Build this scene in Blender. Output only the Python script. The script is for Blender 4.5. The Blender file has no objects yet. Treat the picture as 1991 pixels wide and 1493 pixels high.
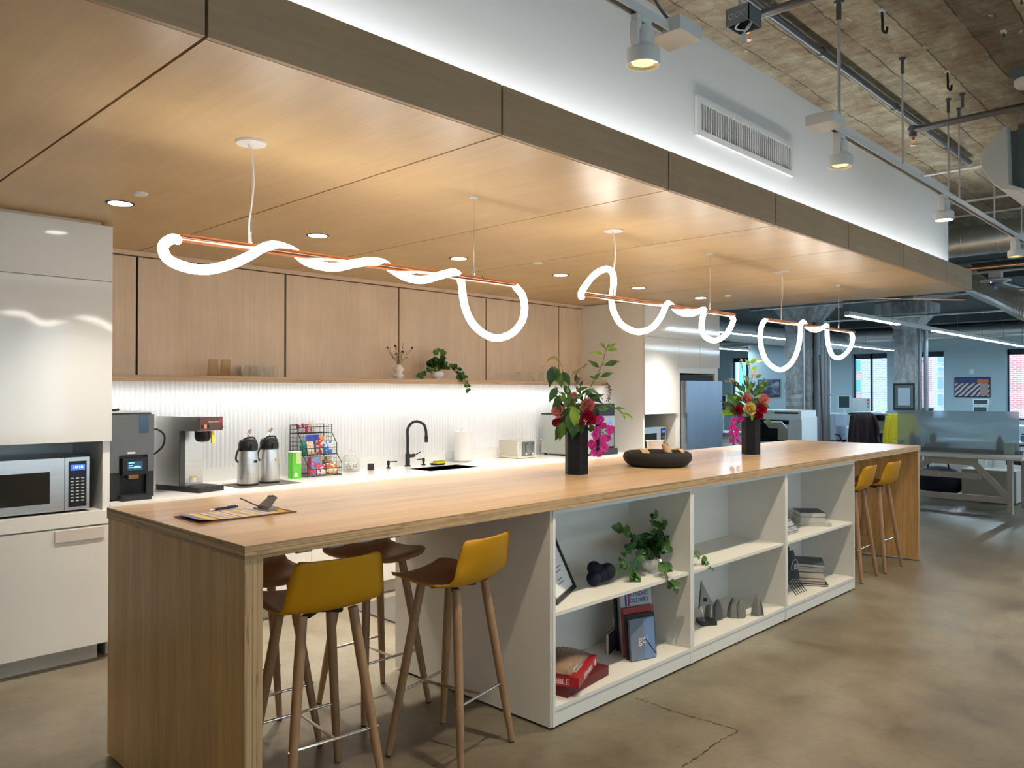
import bpy, math, random
from mathutils import Vector, Matrix, Euler
import numpy as np
rnd = random.Random(7)
SC = bpy.context.scene
COL = SC.collection
PI = math.pi
# ---------------------------------------------------------------- camera
FPX, YAW, PITCH, ROLL, EYE = 1535.08, 0.770441, 0.0100108, 0.000121, 1.57
cy, sy, cp, sp = math.cos(YAW), math.sin(YAW), math.cos(PITCH), math.sin(PITCH)
CF = Vector((cy*cp, sy*cp, sp)); _r = Vector((sy, -cy, 0)); _u = _r.cross(CF)
CR = _r*math.cos(ROLL)+_u*math.sin(ROLL); CU = -_r*math.sin(ROLL)+_u*math.cos(ROLL)
cam = bpy.data.cameras.new('camera'); co = bpy.data.objects.new('camera', cam); COL.objects.link(co)
co.matrix_world = Matrix(((CR.x, CU.x, -CF.x, 0), (CR.y, CU.y, -CF.y, 0), (CR.z, CU.z, -CF.z, EYE), (0, 0, 0, 1)))
cam.sensor_fit = 'HORIZONTAL'; cam.sensor_width = 36; cam.lens = FPX/1991*36; cam.clip_end = 200; cam.clip_start = 0.05
SC.camera = co
def at(px, py, ax, val):
    """a point seen at a pixel of the photograph, on the plane ax = val (used to measure the room)"""
    d = CF+CR*((px-995.5)/FPX)-CU*((py-746.5)/FPX); i = 'xyz'.index(ax)
    o = Vector((0, 0, EYE)); return o+d*((val-o[i])/d[i])
# ---------------------------------------------------------------- world, exposure
SC.view_settings.view_transform = 'Standard'; SC.view_settings.look = 'None'
SC.view_settings.gamma = 1; SC.view_settings.use_curve_mapping = False
SC.view_settings.exposure = 1.1
SC.cycles.max_bounces = 6; SC.cycles.diffuse_bounces = 4; SC.cycles.glossy_bounces = 3
SC.cycles.transmission_bounces = 5; SC.cycles.transparent_max_bounces = 8
SC.cycles.use_denoising = True; SC.cycles.sample_clamp_indirect = 4
SC.cycles.caustics_reflective = False; SC.cycles.caustics_refractive = False
w = bpy.data.worlds.new('sky'); SC.world = w; w.use_nodes = True
bg = w.node_tree.nodes['Background']; bg.inputs[0].default_value = (0.58, 0.82, 1.0, 1); bg.inputs[1].default_value = 2.0
def light(name, kind, loc, rot, power, color=(1, 1, 1), size=1, size_y=None, spread=None, spot=None, blend=.5, portal=False):
    l = bpy.data.lights.new(name, kind); l.energy = power; l.color = color
    if kind == 'AREA':
        l.size = size
        if size_y: l.shape = 'RECTANGLE'; l.size_y = size_y
        if spread: l.spread = spread
        if portal: l.cycles.is_portal = True
    if kind == 'SPOT': l.spot_size = spot; l.spot_blend = blend; l.shadow_soft_size = size
    if kind == 'POINT': l.shadow_soft_size = size
    o = bpy.data.objects.new(name, l); o.location = loc; o.rotation_euler = rot; COL.objects.link(o); return o
# ---------------------------------------------------------------- materials
def N(nt, t, **k):
    n = nt.nodes.new(t)
    for a, b in k.items():
        if a in n.inputs: n.inputs[a].default_value = b
        else: setattr(n, a, b)
    return n
def base(name, col=(.8, .8, .8), rough=.5, metal=0, spec=.5, coat=0, emit=0, ecol=None, trans=0, ior=1.45, alpha=1):
    m = bpy.data.materials.new(name); m.use_nodes = True; b = m.node_tree.nodes['Principled BSDF']
    I = b.inputs; I['Base Color'].default_value = (*col, 1); I['Roughness'].default_value = rough; I['Metallic'].default_value = metal
    I['Specular IOR Level'].default_value = spec; I['Coat Weight'].default_value = coat; I['Coat Roughness'].default_value = .08
    I['Transmission Weight'].default_value = trans; I['IOR'].default_value = ior; I['Alpha'].default_value = alpha
    if emit: I['Emission Color'].default_value = (*(ecol or col), 1); I['Emission Strength'].default_value = emit
    return m
def coords(nt, scale=(1, 1, 1), rot=(0, 0, 0)):
    # world-space position, so that copies and neighbouring pieces do not repeat one figure
    g = N(nt, 'ShaderNodeNewGeometry'); mp = N(nt, 'ShaderNodeMapping'); mp.inputs['Scale'].default_value = scale
    mp.inputs['Rotation'].default_value = rot; nt.links.new(g.outputs['Position'], mp.inputs[0]); return mp.outputs[0]
def ramp(nt, fac, stops, interp='LINEAR'):
    r = N(nt, 'ShaderNodeValToRGB'); r.color_ramp.interpolation = interp; e = r.color_ramp.elements
    while len(e) < len(stops): e.new(.5)
    for i, (p, c) in enumerate(stops): e[i].position = p; e[i].color = (*c, 1) if len(c) == 3 else c
    nt.links.new(fac, r.inputs[0]); return r.outputs[0]
def mix(nt, fac, a, b, mode='MIX'):
    n = N(nt, 'ShaderNodeMix', data_type='RGBA', blend_type=mode)
    for s, v in ((0, fac), (6, a), (7, b)):
        if isinstance(v, (int, float)): n.inputs[s].default_value = v
        elif isinstance(v, tuple): n.inputs[s].default_value = (*v, 1)
        else: nt.links.new(v, n.inputs[s])
    return n.outputs[2]
def noise(nt, vec, scale, detail=4, rough=.55, dist=0):
    n = N(nt, 'ShaderNodeTexNoise'); n.inputs['Scale'].default_value = scale; n.inputs['Detail'].default_value = detail
    n.inputs['Roughness'].default_value = rough; n.inputs['Distortion'].default_value = dist; nt.links.new(vec, n.inputs['Vector']); return n.outputs[0]
def bumpit(m, h, strength=.2, dist=.01):
    nt = m.node_tree; b = N(nt, 'ShaderNodeBump'); b.inputs['Strength'].default_value = strength; b.inputs['Distance'].default_value = dist
    nt.links.new(h, b.inputs['Height']); nt.links.new(b.outputs[0], nt.nodes['Principled BSDF'].inputs['Normal'])
def setcol(m, c, name='Base Color'): m.node_tree.links.new(c, m.node_tree.nodes['Principled BSDF'].inputs[name])
def wood(name, c0, c1, grain='x', rough=.4, coat=0, fine=1.0, bands=0, contrast=1):
    m = base(name, c0, rough, coat=coat); nt = m.node_tree
    s = {'x': (.5, 9, 9), 'y': (9, .5, 9), 'z': (9, 9, .5)}[grain]
    v = coords(nt, s); a = noise(nt, v, 1.3*fine, 6, .6, .6); b = noise(nt, v, 9*fine, 3, .7)
    mid = tuple((p+q)/2 for p, q in zip(c0, c1))
    c = ramp(nt, a, ((.3, c0), (.5, mid), (.72, c1)))
    f = ramp(nt, b, ((.35, (1-.16*contrast,)*3), (.6, (1.03,)*3)))
    c = mix(nt, 1.0, c, f, 'MULTIPLY')
    if bands:      # glued staves: each strip a slightly different tone
        k = {'x': (0, bands, 0), 'z': (0, bands, 0), 'y': (bands, 0, 0)}[grain]
        v2 = coords(nt, k); wn = N(nt, 'ShaderNodeTexWhiteNoise', noise_dimensions='3D')
        fl = N(nt, 'ShaderNodeVectorMath', operation='FLOOR'); nt.links.new(v2, fl.inputs[0]); nt.links.new(fl.outputs[0], wn.inputs[0])
        c = mix(nt, 1.0, c, ramp(nt, wn.outputs[0], ((0, (.88, .86, .83)), (1, (1.08, 1.07, 1.05)))), 'MULTIPLY')
    fl2 = noise(nt, coords(nt, (1, 1, 1)), 2.2, 4)
    c = mix(nt, 1.0, c, ramp(nt, fl2, ((.35, (.93,)*3), (.65, (1.04,)*3))), 'MULTIPLY')
    setcol(m, c); bumpit(m, b, .05, .002); return m
def plyedge(name, axis, c0=(.50, .33, .17), c1=(.25, .15, .07)):
    m = base(name, c0, .5); nt = m.node_tree
    sc = {'z': (.7, .7, 165), 'x': (165, .7, .7), 'y': (.7, 165, .7)}[axis]
    a = noise(nt, coords(nt, sc), 1.0, 2, .5, .2); b = noise(nt, coords(nt, tuple(6 if q < 1 else q*.6 for q in sc)), 1.0, 3)
    c = ramp(nt, a, ((.36, c1), (.5, c0), (.66, tuple(q*1.15 for q in c0))))
    c = mix(nt, 1.0, c, ramp(nt, b, ((.3, (.6, .56, .5)), (.42, (1, 1, 1)))), 'MULTIPLY')
    setcol(m, c); return m
def brick(name, c1, c2, mortar, scale=1, bw=.5, rh=.18, yaxis='y'):
    m = base(name, c1, .85); nt = m.node_tree
    g = N(nt, 'ShaderNodeNewGeometry'); sx = N(nt, 'ShaderNodeSeparateXYZ'); cx = N(nt, 'ShaderNodeCombineXYZ')
    nt.links.new(g.outputs['Position'], sx.inputs[0]); nt.links.new(sx.outputs[1 if yaxis == 'y' else 0], cx.inputs[0]); nt.links.new(sx.outputs[2], cx.inputs[1])
    t = N(nt, 'ShaderNodeTexBrick'); nt.links.new(cx.outputs[0], t.inputs['Vector'])
    for k, v in (('Color1', (*c1, 1)), ('Color2', (*c2, 1)), ('Mortar', (*mortar, 1)), ('Scale', scale), ('Mortar Size', .02), ('Brick Width', bw), ('Row Height', rh)): t.inputs[k].default_value = v
    setcol(m, t.outputs[0]); return m
M = {}
M['white'] = base('white_lacquer', (.80, .785, .74), .22)
M['gloss'] = base('gloss_white_laminate', (.72, .71, .675), .07)
M['whitewall'] = base('white_paint', (.80, .80, .79), .6)
M['shelfwhite'] = base('white_melamine', (.80, .775, .72), .42)
M['quartz'] = base('white_quartz', (.82, .82, .79), .12)
M['toe'] = base('toe_kick_grey', (.50, .47, .42), .4)
M['black'] = base('black_plastic', (.012, .012, .014), .3)
M['mattblack'] = base('matt_black', (.012, .013, .016), .55)
M['dark'] = base('dark_void', (.006, .006, .008), .8)
M['chrome'] = base('chrome', (.82, .82, .82), .12, 1)
M['galv'] = base('galvanised', (.72, .75, .77), .36, .8)
M['rod'] = base('plated_rod', (.60, .61, .61), .35, .35)
M['iron'] = base('iron_pipe', (.17, .175, .19), .33, .8)
M['zinc'] = base('zinc_box', (.20, .23, .26), .45, .5)
M['copper'] = base('copper', (.90, .45, .28), .2, 1)
M['whitemetal'] = base('white_metal', (.74, .74, .72), .35)
M['glow'] = base('led_tube', (1, 1, 1), .5, emit=10.5, ecol=(1, .93, .83))
M['lens'] = base('lamp_lens', (1, 1, 1), .5, emit=9, ecol=(.92, .97, 1))
M['amber'] = base('amber_lamp', (1, .8, .2), .4, emit=1.6, ecol=(1, .74, .16))
M['strip'] = base('led_strip', (1, 1, 1), .5, emit=2.5, ecol=(.97, .98, 1))
M['cove'] = base('cove_led', (1, 1, 1), .5, emit=9.5, ecol=(1, .99, .97))
M['linear'] = base('linear_lamp', (1, 1, 1), .5, emit=38, ecol=(.66, .87, 1)); M['fillwarm'] = base('warm_fill_lamp', (1, 1, 1), .5, emit=5, ecol=(1, .86, .68))  # the warm one is for added fill lamps out of view
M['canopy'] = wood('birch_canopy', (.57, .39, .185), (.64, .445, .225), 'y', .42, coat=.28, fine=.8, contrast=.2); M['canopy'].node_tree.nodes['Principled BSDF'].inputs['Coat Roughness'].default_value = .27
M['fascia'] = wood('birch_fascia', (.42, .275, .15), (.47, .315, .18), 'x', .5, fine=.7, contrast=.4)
M['door'] = wood('birch_door', (.68, .50, .335), (.76, .585, .41), 'z', .42, fine=.5, contrast=.25)
M['top'] = wood('fir_top', (.63, .425, .235), (.78, .56, .345), 'x', .28, coat=.25, bands=14, fine=1.1)
M['endp'] = wood('fir_panel', (.50, .285, .095), (.70, .44, .18), 'z', .35, bands=11, fine=1.0)
M['edge_z'] = plyedge('ply_edge_flat', 'z'); M['edge_x'] = plyedge('ply_edge_upright', 'x')
M['shelfedge'] = plyedge('shelf_edge', 'z', (.55, .37, .22), (.36, .21, .11))
def thin_glass(name, tint, gloss=.9, base_op=.06, body=(.8, .8, .8), rough=.04):
    # thin clear wall: mostly see-through, brighter where seen edge-on, as real glass ware is
    m = bpy.data.materials.new(name); m.use_nodes = True; nt = m.node_tree; nt.nodes.clear(); o = N(nt, 'ShaderNodeOutputMaterial')
    tr = N(nt, 'ShaderNodeBsdfTransparent'); tr.inputs[0].default_value = (*tint, 1); gl = N(nt, 'ShaderNodeBsdfPrincipled')
    gl.inputs['Base Color'].default_value = (*body, 1); gl.inputs['Roughness'].default_value = rough; gl.inputs['Specular IOR Level'].default_value = 1
    lw = N(nt, 'ShaderNodeLayerWeight'); lw.inputs[0].default_value = .35; mr = N(nt, 'ShaderNodeMapRange'); mr.inputs['To Min'].default_value = base_op; mr.inputs['To Max'].default_value = gloss
    nt.links.new(lw.outputs['Facing'], mr.inputs['Value']); mx = N(nt, 'ShaderNodeMixShader'); nt.links.new(mr.outputs[0], mx.inputs[0]); nt.links.new(tr.outputs[0], mx.inputs[1]); nt.links.new(gl.outputs[0], mx.inputs[2])
    nt.links.new(mx.outputs[0], o.inputs[0]); return m
def m_steel(name, col, rough, ax=(1, 1, 60)):
    m = base(name, col, rough, 1); nt = m.node_tree; n = noise(nt, coords(nt, ax), 3, 3)
    setcol(m, mix(nt, 1.0, (*col,), ramp(nt, n, ((.3, (.94,)*3), (.7, (1.04,)*3))), 'MULTIPLY')); return m
M['steel'] = m_steel('brushed_steel', (.74, .73, .71), .34, (1, 1, 18))
M['bluesteel'] = m_steel('fridge_steel', (.33, .38, .46), .30, (2, 2, .4))
def m_floor():
    m = base('polished_concrete', (.3, .28, .24), .38, spec=.45); nt = m.node_tree; v = coords(nt)
    a = noise(nt, v, .55, 5, .6, .4); b = noise(nt, v, 3.2, 8, .65, .3); c = noise(nt, v, 26, 5)
    col = ramp(nt, a, ((.32, (.145, .112, .078)), (.5, (.22, .19, .14)), (.68, (.31, .285, .225))))
    col = mix(nt, 1.0, col, ramp(nt, b, ((.30, (.70, .67, .63)), (.5, (1, 1, 1)), (.70, (1.17, 1.16, 1.13)))), 'MULTIPLY')
    sp_ = ramp(nt, noise(nt, coords(nt, (1, 1.6, 1)), 7.5, 6, .75), ((.70, (0, 0, 0)), (.74, (1, 1, 1))))
    col = mix(nt, sp_, col, (.50, .48, .41)); col = mix(nt, 1.0, col, ramp(nt, c, ((.3, (.9,)*3), (.7, (1.06,)*3))), 'MULTIPLY')
    setcol(m, col); setcol(m, ramp(nt, b, ((.3, (.30,)*3), (.7, (.46,)*3))), 'Roughness'); bumpit(m, c, .04, .003); return m
M['floor'] = m_floor()
def m_ceil():
    m = base('board_formed_concrete', (.2, .17, .13), .9); nt = m.node_tree
    # boards run along the room; each board its own tone, joints ragged and dark
    v = coords(nt); wob = noise(nt, coords(nt, (1.3, 1.3, 1)), 2, 6, .7); g = N(nt, 'ShaderNodeNewGeometry'); sx = N(nt, 'ShaderNodeSeparateXYZ')
    nt.links.new(g.outputs['Position'], sx.inputs[0])
    def mth(op, a, b=None):
        n = N(nt, 'ShaderNodeMath', operation=op)
        for i, q in enumerate((a, b)):
            if q is None: continue
            if isinstance(q, (int, float)): n.inputs[i].default_value = q
            else: nt.links.new(q, n.inputs[i])
        return n.outputs[0]
    y = mth('ADD', mth('MULTIPLY', sx.outputs[1], 3.9), mth('MULTIPLY', wob, .24)); fr = mth('FRACT', y); fl = mth('FLOOR', y)
    wn = N(nt, 'ShaderNodeTexWhiteNoise', noise_dimensions='1D'); nt.links.new(fl, wn.inputs['W'])
    a = noise(nt, coords(nt, (.5, 1.6, 1)), 1.6, 7, .7, .5); s = noise(nt, coords(nt, (3.0, 1.2, 1), (0, 0, .5)), 4.5, 9, .8, .3)
    col = ramp(nt, a, ((.3, (.20, .14, .095)), (.44, (.30, .235, .165)), (.56, (.38, .345, .26)), (.7, (.58, .53, .41))))
    col = mix(nt, 1.0, col, ramp(nt, wn.outputs[0], ((0, (.62, .59, .55)), (.5, (.98, .96, .92)), (1, (1.32, 1.34, 1.26)))), 'MULTIPLY')
    col = mix(nt, 1.0, col, ramp(nt, s, ((.34, (.55,)*3), (.5, (1, 1, 1)), (.7, (1.4,)*3))), 'MULTIPLY')
    edge = ramp(nt, fr, ((0, (.12,)*3), (.035, (1, 1, 1)), (.975, (1, 1, 1)), (1, (.3,)*3)))
    gap = ramp(nt, noise(nt, v, 2.4, 5), ((.36, (0, 0, 0)), (.48, (1, 1, 1))))
    col = mix(nt, 1.0, col, mix(nt, gap, (1, 1, 1), edge), 'MULTIPLY')
    flake = ramp(nt, noise(nt, coords(nt, (2.2, 5, 1)), 4.2, 3, .45), ((.70, (0, 0, 0)), (.712, (1, 1, 1))))
    setcol(m, mix(nt, flake, col, (.52, .49, .42))); bumpit(m, s, .6, .02); return m
M['ceil'] = m_ceil()
def m_column():
    m = base('rough_concrete', (.25, .25, .25), .9); nt = m.node_tree
    a = noise(nt, coords(nt, (4, 4, 1.2)), 1.2, 8, .7, .4); b = noise(nt, coords(nt), 9, 6, .7)
    col = ramp(nt, a, ((.3, (.17, .175, .18)), (.5, (.34, .35, .36)), (.7, (.52, .53, .54))))
    setcol(m, mix(nt, 1.0, col, ramp(nt, b, ((.3, (.7,)*3), (.6, (1.1,)*3))), 'MULTIPLY')); bumpit(m, b, .5, .03); return m
M['column'] = m_column()
# ---------------------------------------------------------------- mesh builder
class MB:
    def __init__(s): s.v = []; s.f = []; s.m = []; s.cur = 0
    def add(s, vs, fs, m=None):
        o = len(s.v); s.v += [tuple(q) for q in vs]; s.f += [tuple(i+o for i in f) for f in fs]; s.m += [s.cur if m is None else m]*len(fs); return s
    def box(s, x0, x1, y0, y1, z0, z1, m=None, ms=None, mx=None):
        v = [(x, y, z) for z in (z0, z1) for y in (y0, y1) for x in (x0, x1)]
        s.add(v, [(0, 2, 3, 1), (4, 5, 7, 6)], m); s.add(v, [(0, 1, 5, 4), (2, 6, 7, 3)], ms if ms is not None else m)
        return s.add(v, [(1, 3, 7, 5), (0, 4, 6, 2)], mx if mx is not None else (ms if ms is not None else m))
    def cbox(s, c, d, rot=None, m=None):
        R_ = (rot if isinstance(rot, Matrix) else Euler(rot or (0, 0, 0)).to_matrix()); c = Vector(c)
        v = [c+R_ @ Vector((x*d[0]/2, y*d[1]/2, z*d[2]/2)) for z in (-1, 1) for y in (-1, 1) for x in (-1, 1)]
        return s.add(v, [(0, 2, 3, 1), (4, 5, 7, 6), (0, 1, 5, 4), (2, 6, 7, 3), (1, 3, 7, 5), (0, 4, 6, 2)], m)
    def ring(s, c, ax, r, n, ref=None, sq=1):
        ax = Vector(ax).normalized(); ref = Vector(ref) if ref else (Vector((0, 0, 1)) if abs(ax.z) < .9 else Vector((1, 0, 0)))
        a = ax.cross(ref).normalized(); b = ax.cross(a)
        return [Vector(c)+a*math.cos(2*PI*i/n)*r+b*math.sin(2*PI*i/n)*r*sq for i in range(n)]
    def tube(s, pts, r, n=10, m=None, caps=True, closed=False):
        pts = [Vector(p) for p in pts]; k = len(pts); rs = r if isinstance(r, (list, tuple)) else [r]*k
        a = None; rings = []
        for i in range(k):
            if closed: t = pts[(i+1) % k]-pts[i-1]
            else: t = pts[min(i+1, k-1)]-pts[max(i-1, 0)]
            t = t.normalized() if t.length > 1e-9 else Vector((0, 0, 1))
            if a is None: ref = Vector((0, 0, 1)) if abs(t.z) < .9 else Vector((1, 0, 0)); a = t.cross(ref).normalized()
            a = (a-t*a.dot(t)); a = a.normalized() if a.length > 1e-6 else t.orthogonal().normalized(); b = t.cross(a)
            rings.append([pts[i]+(a*math.cos(2*PI*j/n)+b*math.sin(2*PI*j/n))*rs[i] for j in range(n)])
        fs = [(i*n+j, i*n+(j+1) % n, (i+1)*n+(j+1) % n, (i+1)*n+j) for i in range(k-1) for j in range(n)]
        if closed: fs += [((k-1)*n+j, (k-1)*n+(j+1) % n, (j+1) % n, j) for j in range(n)]
        elif caps: fs += [tuple(range(n))[::-1], tuple((k-1)*n+j for j in range(n))]
        return s.add([p for q in rings for p in q], fs, m)
    def cyl(s, p0, p1, r0, r1=None, n=16, m=None): return s.tube([p0, p1], [r0, r0 if r1 is None else r1], n, m)
    def lathe(s, prof, c=(0, 0, 0), n=28, m=None, sx=1, sy=1, caps=True, rot=None):
        R_ = rot if rot else Matrix.Identity(3); c = Vector(c)
        v = [c+R_ @ Vector((r*math.cos(2*PI*j/n)*sx, r*math.sin(2*PI*j/n)*sy, z)) for r, z in prof for j in range(n)]; k = len(prof)
        fs = [(i*n+j, i*n+(j+1) % n, (i+1)*n+(j+1) % n, (i+1)*n+j) for i in range(k-1) for j in range(n)]
        if caps: fs += [tuple(range(n))[::-1], tuple((k-1)*n+j for j in range(n))]
        return s.add(v, fs, m)
    def prism(s, poly, z0, z1, m=None, T=None):
        n = len(poly); T = T or (lambda p: p)
        v = [T(Vector((x, y, z0))) for x, y in poly]+[T(Vector((x, y, z1))) for x, y in poly]
        return s.add(v, [tuple(range(n))[::-1], tuple(range(n, 2*n))]+[(i, (i+1) % n, n+(i+1) % n, n+i) for i in range(n)], m)
    def grid(s, fn, nu, nv, m=None, wrap=False):
        v = [fn(i/(nu-1), j/(nv-1)) for i in range(nu) for j in range(nv)]
        return s.add(v, [(i*nv+j, i*nv+j+1, (i+1)*nv+j+1, (i+1)*nv+j) for i in range(nu-1) for j in range(nv-1)], m)
    def sphere(s, c, r, n=12, m=None, sz=1, sx=1, sy=1, rot=None):
        k = max(4, n//2)
        return s.lathe([(max(1e-4, math.sin(PI*i/k))*r, -math.cos(PI*i/k)*r*sz) for i in range(k+1)], c, n, m, sx, sy, caps=False, rot=rot)
    def leaf(s, p, d, up, L, W, curl=.25, m=None, kind='ovate', wave=0, fold=.15):
        d = Vector(d).normalized(); up = Vector(up); sd = d.cross(up); sd = sd.normalized() if sd.length > 1e-4 else d.orthogonal().normalized(); up = sd.cross(d).normalized()
        prof = {'ovate': (0.06, .62, .98, 1, .86, .56, .22, .0), 'round': (.12, .74, 1, 1.05, 1, .86, .58, .0), 'lance': (.05, .5, .85, .95, .8, .5, .2, .0)}[kind]
        vs = []; n = len(prof); p = Vector(p)
        for i, q in enumerate(prof):
            t = i/(n-1); c = p+d*(L*t*(1-.25*abs(curl)*t))-up*(curl*L*t*t); wv = math.sin(t*9+L*90)*wave*W
            hw = W*.5*q; vs += [c-sd*hw+up*(hw*fold*2+wv), c, c+sd*hw+up*(hw*fold*2-wv)]
        return s.add(vs, [(3*i+j, 3*i+j+1, 3*i+j+4, 3*i+j+3) for i in range(n-1) for j in range(2)], m)
    def build(s, name, mat, parent=None, smooth=True, bevel=0, seg=2, label=None, world=False, loc=None, sub=0, ang=.7):
        """links what was collected as ONE mesh object; top-level meshes get their origin at their base"""
        vs = [Vector(q) for q in s.v]; o0 = Vector((0, 0, 0))
        if parent is not None and world:
            q = parent
            while q is not None: o0 = o0+q.location; q = q.parent
        elif parent is None:
            if vs:
                lo = Vector([min(q[i] for q in vs) for i in range(3)]); hi = Vector([max(q[i] for q in vs) for i in range(3)])
                o0 = Vector(((lo.x+hi.x)/2, (lo.y+hi.y)/2, lo.z))
        me = bpy.data.meshes.new(name); me.from_pydata([q-o0 for q in vs], [], s.f)
        for q in (mat if isinstance(mat, (list, tuple)) else [mat]): me.materials.append(q if not isinstance(q, str) else M[q])
        for i, p in enumerate(me.polygons): p.material_index = min(s.m[i], len(me.materials)-1)
        me.validate(); me.update()
        if smooth: me.shade_smooth(); me.set_sharp_from_angle(angle=ang)
        o = bpy.data.objects.new(name, me); COL.objects.link(o)
        if parent is not None: o.parent = parent
        else: o.location = o0
        if bevel: b = o.modifiers.new('bevel', 'BEVEL'); b.width = bevel; b.segments = seg; b.limit_method = 'ANGLE'; b.angle_limit = .6
        if sub: b = o.modifiers.new('sub', 'SUBSURF'); b.levels = sub; b.render_levels = sub
        if label: o['label'] = label
        return o
def tag(o, label, cat, group=None, kind=None):
    if label: o['label'] = label
    if cat: o['category'] = cat
    if group: o['group'] = group
    if kind: o['kind'] = kind
    return o
def thing(name, label, cat, loc=(0, 0, 0), rz=0, group=None):
    o = bpy.data.objects.new(name, None); o.empty_display_size = .1; COL.objects.link(o); o.location = loc; o.rotation_euler = (0, 0, rz)
    return tag(o, label, cat, group)
def struct(o): o['kind'] = 'structure'; return o
def dup(o, parent=None, **k):
    c = o.copy(); COL.objects.link(c); c.parent = parent
    for ch in list(o.children): dup(ch, c)
    for a, b in k.items():
        if a == 'loc': c.location = b
        elif a == 'rz': c.rotation_euler = (0, 0, b)
        else: c[a] = b
    return c
def text(s, size, mat, parent, loc, rot, name='lettering', depth=.0008, align='CENTER', world=True, label=None):
    cu = bpy.data.curves.new('t', 'FONT'); cu.body = s; cu.size = size; cu.extrude = depth; cu.align_x = align; cu.align_y = 'CENTER'
    t = bpy.data.objects.new('t', cu); COL.objects.link(t); bpy.context.view_layer.update()
    me = bpy.data.meshes.new_from_object(t); bpy.data.objects.remove(t); bpy.data.curves.remove(cu)
    R_ = rot if isinstance(rot, Matrix) else Euler(rot).to_matrix(); me.transform(Matrix.Translation(Vector(loc)-(parent.location if world and parent else Vector((0, 0, 0)))) @ R_.to_4x4())
    me.name = name; me.materials.clear(); me.materials.append(M[mat] if isinstance(mat, str) else mat)
    o = bpy.data.objects.new(name, me); COL.objects.link(o); o.parent = parent
    if label: o['label'] = label
    return o
FRONT = (PI/2, 0, 0)          # lettering that faces the camera side (-y)
def spline(pts, n=8, closed=False):
    P_ = [Vector(p) for p in pts]; k = len(P_); out = []
    for i in range(k if closed else k-1):
        g = (lambda j: P_[j % k]) if closed else (lambda j: P_[max(0, min(k-1, j))])
        a, b, c, d = g(i-1), g(i), g(i+1), g(i+2)
        for t in range(n):
            t /= n; out.append(.5*((2*b)+(c-a)*t+(2*a-5*b+4*c-d)*t*t+(3*b-a-3*c+d)*t**3))
    if not closed: out.append(P_[-1])
    return out
# ================================================================ THE SETTING
CZ = 3.63        # concrete ceiling
S = struct
S(MB().box(-6, 27.3, -7.3, 17, -.1, 0).build('floor', 'floor', smooth=False))
for ck in (((1235, 1357), (1262, 1366), (1300, 1380), (1345, 1394), (1385, 1404), (1438, 1421)), ((1438, 1421), (1400, 1440), (1372, 1462), (1330, 1490), (1260, 1540))):
    P_ = [at(*q, 'z', 0) for q in ck]; pts = [P_[i].lerp(P_[i+1], t/9) for i in range(len(P_)-1) for t in range(9)]; vs = []; rk = random.Random(2)
    for p in pts: o_ = Vector((rk.uniform(-.006, .006), rk.uniform(-.006, .006), .0008)); w_ = rk.uniform(.0015, .007); vs += [p+o_+Vector((-w_*.7, -w_*.7, 0)), p+o_+Vector((w_*.7, w_*.7, 0))]
    MB().add(vs, [(2*i, 2*i+1, 2*i+3, 2*i+2) for i in range(len(pts)-1)]).build('crack', base('crack_fill', (.05, .038, .025), .9), bpy.data.objects['floor'], world=True, smooth=False)
S(MB().box(-6, 13.0, -7.3, 17, CZ, CZ+.2).build('ceiling', 'ceil', smooth=False))
M['ceilshade'] = base('shaded_slab', (.055, .072, .08), .85); S(MB().box(13.0, 27.3, -7.3, 17, CZ, CZ+.2).build('ceiling', 'ceilshade', smooth=False))  # same concrete slab; the office's dimmer light is put into a darker colour
S(MB().box(-6, 8.78, 5.86, 6.0, 0, CZ).build('wall_back', 'whitewall', smooth=False))
S(MB().box(-6.15, -6, -7.3, 6, 0, CZ).build('wall_left', 'whitewall', smooth=False))
S(MB().box(8.6, 8.78, 6.0, 17, 0, CZ).build('wall_corridor', 'whitewall', smooth=False))
S(MB().box(8.6, 27.3, 17, 17.15, 0, CZ).build('wall_north', 'whitewall', smooth=False))
FX = 27.0
officewall = base('office_paint', (.40, .54, .63), .65); M['officewall'] = officewall
# far wall with its row of windows (openings left free)
fw = MB(); wins = [(14.75, 13.65), (12.05, 11.0), (10.28, 9.16), (8.55, 7.47), (5.79, 4.7), (3.9, 2.8), (1.6, .5), (-1, -2.1), (-3.4, -4.5)]
ZT, ZB = 2.84, .74
e = 17.0
for a, b in wins:
    fw.box(FX, FX+.35, a, e, 0, CZ); fw.box(FX, FX+.35, b, a, ZT, CZ); fw.box(FX, FX+.35, b, a, 0, ZB); e = b
fw.box(FX, FX+.35, -7.3, e, 0, CZ)
S(fw.build('wall_far', 'officewall', smooth=False))
M['glass'] = base('window_glass', (.9, .96, 1), .02, trans=1, ior=1.02, spec=.3)
M['winframe'] = base('dark_window_frame', (.03, .035, .05), .4)
for i, (a, b) in enumerate(wins):
    root = MB(); m = (a+b)/2
    for q in ((b, b+.04), (a-.04, a), (m-.03, m+.03)): root.box(FX+.2, FX+.27, q[0], q[1], ZB, ZT)
    root.box(FX+.2, FX+.27, b, a, ZT-.16, ZT); root.box(FX+.2, FX+.27, b, a, ZB, ZB+.05)
    o = S(root.build('window_%d' % (i+1), 'winframe', smooth=False))
    MB().box(FX+.05, FX+.19, b, a, ZB-.03, ZB).build('window_sill', 'whitewall', o, world=True)
    MB().box(FX+.232, FX+.238, b+.04, a-.04, ZB+.05, ZT-.16).build('pane', 'glass', o, smooth=False, world=True)
    light('daylight_portal', 'AREA', (FX+.4, m, (ZB+ZT)/2), (0, PI/2, 0), 1, size=ZT-ZB, size_y=a-b, portal=True)
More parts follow.
